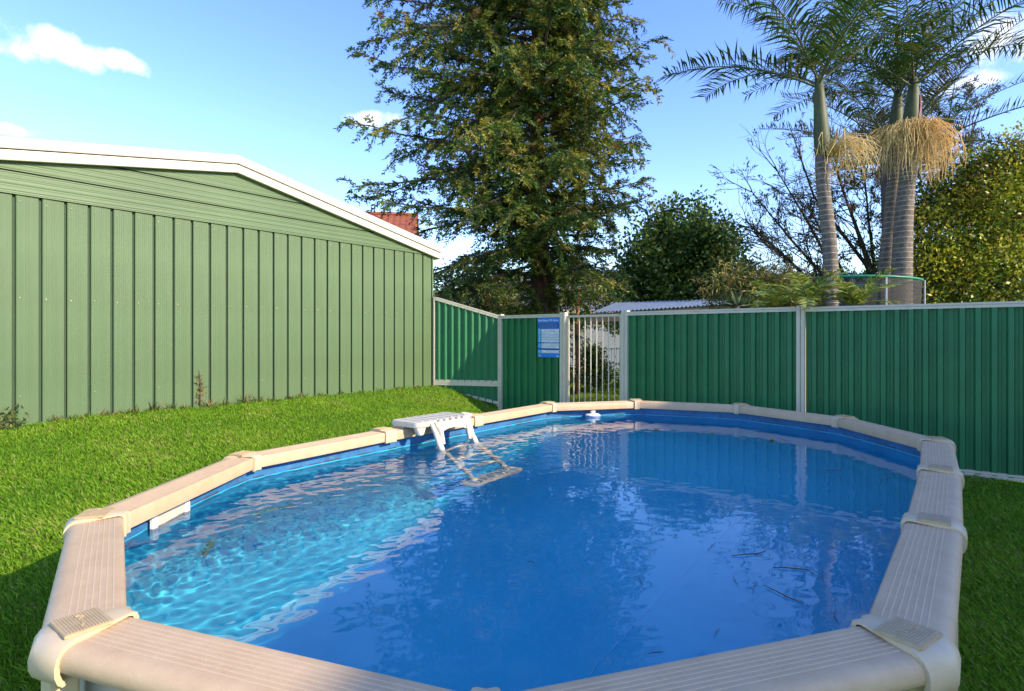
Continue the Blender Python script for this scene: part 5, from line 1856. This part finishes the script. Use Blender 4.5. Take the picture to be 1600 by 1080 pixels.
def house(name, lab, origin, ex, ey, w, d, eave, ridge, wall_m, roof_m, over=0.45, rows=0.34, windows=(), tile=True):
    """gable house: origin at one corner, w along ex (ridge direction), d along ey"""
    ex = Vector(ex).normalized(); ey = Vector(ey).normalized()
    O = Vector(origin)
    root = empty(name, O + ex * (w / 2) + ey * (d / 2), lab, 'house')
    z = Vector((0, 0, 1))
    mb = MB()
    mb.prism([O, O + ey * d, O + ey * d + z * eave, O + ey * (d / 2) + z * (ridge - 0.08), O + z * eave], ex * w)
    mb.build('wall', wall_m, root)
    sl = (ridge - eave) / (d / 2)
    for s in (0, 1):
        mb = MB()
        nrow = int((d / 2 + over) / rows)
        for k in range(nrow):
            f0 = -over + (d / 2 + over) * k / nrow; f1 = -over + (d / 2 + over) * (k + 1) / nrow + 0.03
            def pt(f, e, dz):
                y = f if s == 0 else d - f
                return O + ey * y + ex * e + z * (eave + sl * f + dz)
            N = int((w + 2 * over) / 0.3) if tile else 1
            vs = []
            M_ = N * 4
            for j in range(M_ + 1):
                e = -over + (w + 2 * over) * j / M_
                h = 0.03 * abs(math.sin(j * math.pi / 4)) if tile else 0
                vs += [pt(f0, e, 0.075 + h), pt(f1, e, 0.035 + h), pt(f0, e, 0.02)]
            fs = [(3 * j, 3 * j + 3, 3 * j + 4, 3 * j + 1) for j in range(M_)] + [(3 * j + 2, 3 * j + 5, 3 * j + 3, 3 * j) for j in range(M_)]
            mb.add(vs, fs)
        r_ = mb.build('roof', roof_m, root)
        if s == 0:
            mb = MB(); c0 = O - ex * over + ey * (d / 2) + z * (ridge + 0.08); c1 = c0 + ex * (w + 2 * over)
            mb.tube([c0.lerp(c1, k / 24) for k in range(25)], [0.11 if k % 2 else 0.125 for k in range(25)], 8); mb.build('ridge_cap', roof_m, r_)
        mb = MB()
        y = -over if s == 0 else d + over
        c0 = O + ey * y - ex * over + z * (eave - sl * over + 0.0)
        mb.box(c0 + ex * (w / 2 + over), ex, ey, z, w / 2 + over, 0.055, 0.06); mb.build('gutter', M['fascia'], root)
    for (e0, e1, z0, z1, side) in windows:
        # windows on the long wall at ey = 0 (side 0) or ey = d (side 1)
        y = 0 if side == 0 else d; sg = -1 if side == 0 else 1
        c = O + ex * ((e0 + e1) / 2) + ey * (y + sg * 0.02) + z * ((z0 + z1) / 2)
        mb = MB()
        hw_, hh = (e1 - e0) / 2, (z1 - z0) / 2
        for (dx, dz, a_, b_) in ((-hw_, 0, 0.035, hh), (hw_, 0, 0.035, hh), (0, -hh, hw_ - 0.036, 0.035), (0, hh, hw_ - 0.036, 0.035), (0, 0, 0.025, hh - 0.036)):
            mb.box(c + ex * dx + z * dz, ex, ey, z, a_, 0.04, b_)
        f = mb.build('window', M['white'], root)
        mb = MB(); mb.box(c, ex, ey, z, hw_ - 0.03, 0.012, hh - 0.03); mb.build('pane', paint_once('dark_glass', (0.03, 0.04, 0.05), 0.08), f)
    return root


tile_m = paint('terracotta_tile', (0.26, 0.075, 0.04), 0.75, 0.35, 3, 0.2, 30, stain=(0.18, 0.07, 0.05), stain_amt=0.5)
white_wall = paint('white_render', (0.62, 0.60, 0.56), 0.8, 0.06, 3)
# tiled house beyond the shed
q = pix(655, 500, 25)
house('tiled_house', 'house with terracotta tiled roof behind the shed and conifer', (q.x - 8.6, 24.0, 0), (1, 0.12, 0), (-0.12, 1, 0), 8.0, 8.0, 4.9, 7.6, white_wall, tile_m, windows=((5.0, 6.6, 1.2, 2.4, 0),))
# pale neighbour seen through the gate and under the conifer
grey_wall = paint('blue_grey_weatherboard', (0.20, 0.23, 0.28), 0.7, 0.1, 3)
q = pix(900, 525, 27)
house('grey_house', 'blue grey house seen through the gate bars', (q.x - 3.0, 27.0, 0), (1, 0.05, 0), (-0.05, 1, 0), 7.0, 7.0, 2.9, 4.4, grey_wall, paint('grey_roof', (0.22, 0.22, 0.24), 0.6, 0.15, 3), windows=((0.5, 1.8, 1.0, 2.1, 0),), rows=0.9, tile=False)
# unseen brick house added on the right: its eave throws the shade over the right half of the yard
tanE = math.tan(R(SUN_EL)); Sh = Vector((S.x, S.y, 0)).normalized()
HE_Z = 6.0
near = Vector((-0.35, 1.33, 0)) + Sh * ((HE_Z - RIM_Z) / tanE)
far = Vector((1.95, 7.0, 0)) + Sh * ((HE_Z - RIM_Z) / tanE)
ed = (far - near).normalized(); eo = Vector((ed.y, -ed.x, 0))
brick = brick_mat('cream_brick', (0.55, 0.48, 0.38), (0.50, 0.42, 0.33), (0.55, 0.52, 0.47))
O = far - ed * 0.45 + eo * 0.5
house('shading_house', 'unseen cream brick two storey house, added right of the yard to shade it', O, -ed, eo, 8.6, 8.0, HE_Z + 0.1, 7.4, brick, tile_m, over=0.5, windows=((2.0, 3.6, 1.0, 2.1, 0), (6.0, 8.0, 1.0, 2.1, 0), (2.0, 3.6, 3.9, 5.1, 0), (6.0, 8.0, 3.9, 5.1, 0)))


def build_lattice():
    root_p = pix(770, 500, 21.5)
    root = empty('lattice_screen', Vector((root_p.x, 21.5, 0)), 'white diagonal lattice screen showing through the conifer', 'screen')
    x0, x1 = pix(730, 0, 21.5).x, pix(815, 0, 21.5).x; z0, z1 = 2.6, 4.05
    for sgn in (1, -1):
        k = x0 - (z1 - z0)
        while k < x1 + (z1 - z0):
            # line x = k + sgn*(z - z0) clipped to the panel
            pts = []
            for z in np.linspace(z0, z1, 45):
                x = k + (z - z0) if sgn > 0 else k + (z1 - z)
                if x0 <= x <= x1: pts.append(Vector((x, 21.5 + 0.012 * sgn, z)))
            if len(pts) > 2:
                mb = MB(); d = (pts[-1] - pts[0]); mb.box((pts[0] + pts[-1]) / 2, d.normalized(), (0, 1, 0), d.normalized().cross(Vector((0, 1, 0))), d.length / 2, 0.005, 0.022)
                mb.build('slat', M['white'], root)
            k += 0.17
    for (cx, cz, hx, hz) in (((x0 + x1) / 2, z0, (x1 - x0) / 2, 0.04), ((x0 + x1) / 2, z1, (x1 - x0) / 2, 0.04), (x0, 1.0 + z1 / 4, 0.045, 0.0), (x1, 0, 0.045, 0.0)):
        mb = MB()
        if hz: mb.box((cx, 21.5, cz), (1, 0, 0), (0, 1, 0), (0, 0, 1), hx, 0.03, hz); mb.build('frame', M['white'], root)
        else: mb.box((cx, 21.5, (z1 + 0.05) / 2), (1, 0, 0), (0, 1, 0), (0, 0, 1), hx, 0.046, (z1 + 0.05) / 2); mb.build('post', M['white'], root)


build_lattice()


def build_white_fence():
    y = 20.5
    x0, x1 = pix(895, 0, y).x, pix(1010, 0, y).x
    root = empty('picket_fence', Vector(((x0 + x1) / 2, y, 0)), 'white tubular pool fence on the lawn beyond the gate', 'fence')
    me = None; x = x0
    while x < x1:
        mb = MB(); mb.tube([Vector((0, 0, 0.05)), Vector((0, 0, 1.18))], 0.011, 6)
        if me is None: me = mb.mesh('picket'); me.materials.append(M['white'])
        o = bpy.data.objects.new('picket', me); COL.objects.link(o); o.parent = root; o.matrix_parent_inverse = parent_world(root).inverted(); o.location = (x, y, 0)
        x += 0.092
    for z in (1.14, 0.16, 0.62):
        mb = MB(); mb.box(((x0 + x1) / 2, y + 0.03, z), (1, 0, 0), (0, 1, 0), (0, 0, 1), (x1 - x0) / 2, 0.015, 0.02); mb.build('rail', M['white'], root)
    # small shrub and slim tree on the lawn behind the gate
    pal = [(0.05, 0.10, 0.015), (0.14, 0.20, 0.03), (0.26, 0.28, 0.06)]
    c = pix(922, 575, 16.5)
    build_round_tree('garden_shrub', 'light green leafy shrub seen through the gate bars', Vector((c.x, c.y, 0)), 0.3, [((c.x, c.y, 0.75), (0.42, 0.4, 0.7)), ((c.x + 0.35, c.y, 0.45), (0.35, 0.35, 0.42))], 110, 24, 0.09, 0.11, 0.05, pal, [2, 4, 2], 'twig', 0.03, cat='shrub', surf=0.2)
    p = pix(902, 525, 15.6); base = Vector((p.x, p.y, 0))
    root = empty('slim_tree', base, 'slim orange barked trunk behind the gate', 'tree')
    mb = MB(); mb.tube([base - Vector((0, 0, 0.1)), base + Vector((0.02, 0, 0.8)), base + Vector((-0.02, 0, 1.7)), base + Vector((0.05, 0, 2.9))], [0.075, 0.06, 0.055, 0.03], 8)
    mb.build('trunk', paint('orange_bark', (0.34, 0.13, 0.05), 0.85, 0.5, 8, 0.4, 30), root, smooth=True)
    cs = np.array([list(base)]) + np.stack([rng.uniform(-0.1, 1.5, 70), rng.normal(0, 0.3, 70), rng.uniform(1.85, 2.9, 70)], 1)
    v, col = clump_leaves(cs, 22, 0.09, 0.10, 0.045, pal, [2, 3, 2])
    link('crown', np_mesh('crown', v, None, 4, col), M['leaf'], root)


build_white_fence()


# grass on the lawn beyond the gate
def build_back_lawn():
    n = 60000
    x = rng.uniform(-1, 6, n); y = rng.uniform(11, 24, n)
    a = x * AX.x + y * AX.y
    k = a > FENCE_A + 0.1
    x, y = x[k], y[k]; n = len(x)
    C = np.stack([x, y, ground_z(x, y)], 1); D = rng.normal(0, 0.5, (n, 3)); D[:, 2] = 1
    cols = tints(n, [(0.10, 0.19, 0.02), (0.18, 0.24, 0.03), (0.24, 0.21, 0.06)], [3, 3, 1])
    tag(link('back_lawn_grass', np_mesh('back_lawn_grass', leaf_verts(C, D, rng.uniform(0.04, 0.09, n), 0.018), None, 4, cols), M['grass']), 'rough grass on the lawn beyond the gate', 'grass', kind='stuff')


build_back_lawn()
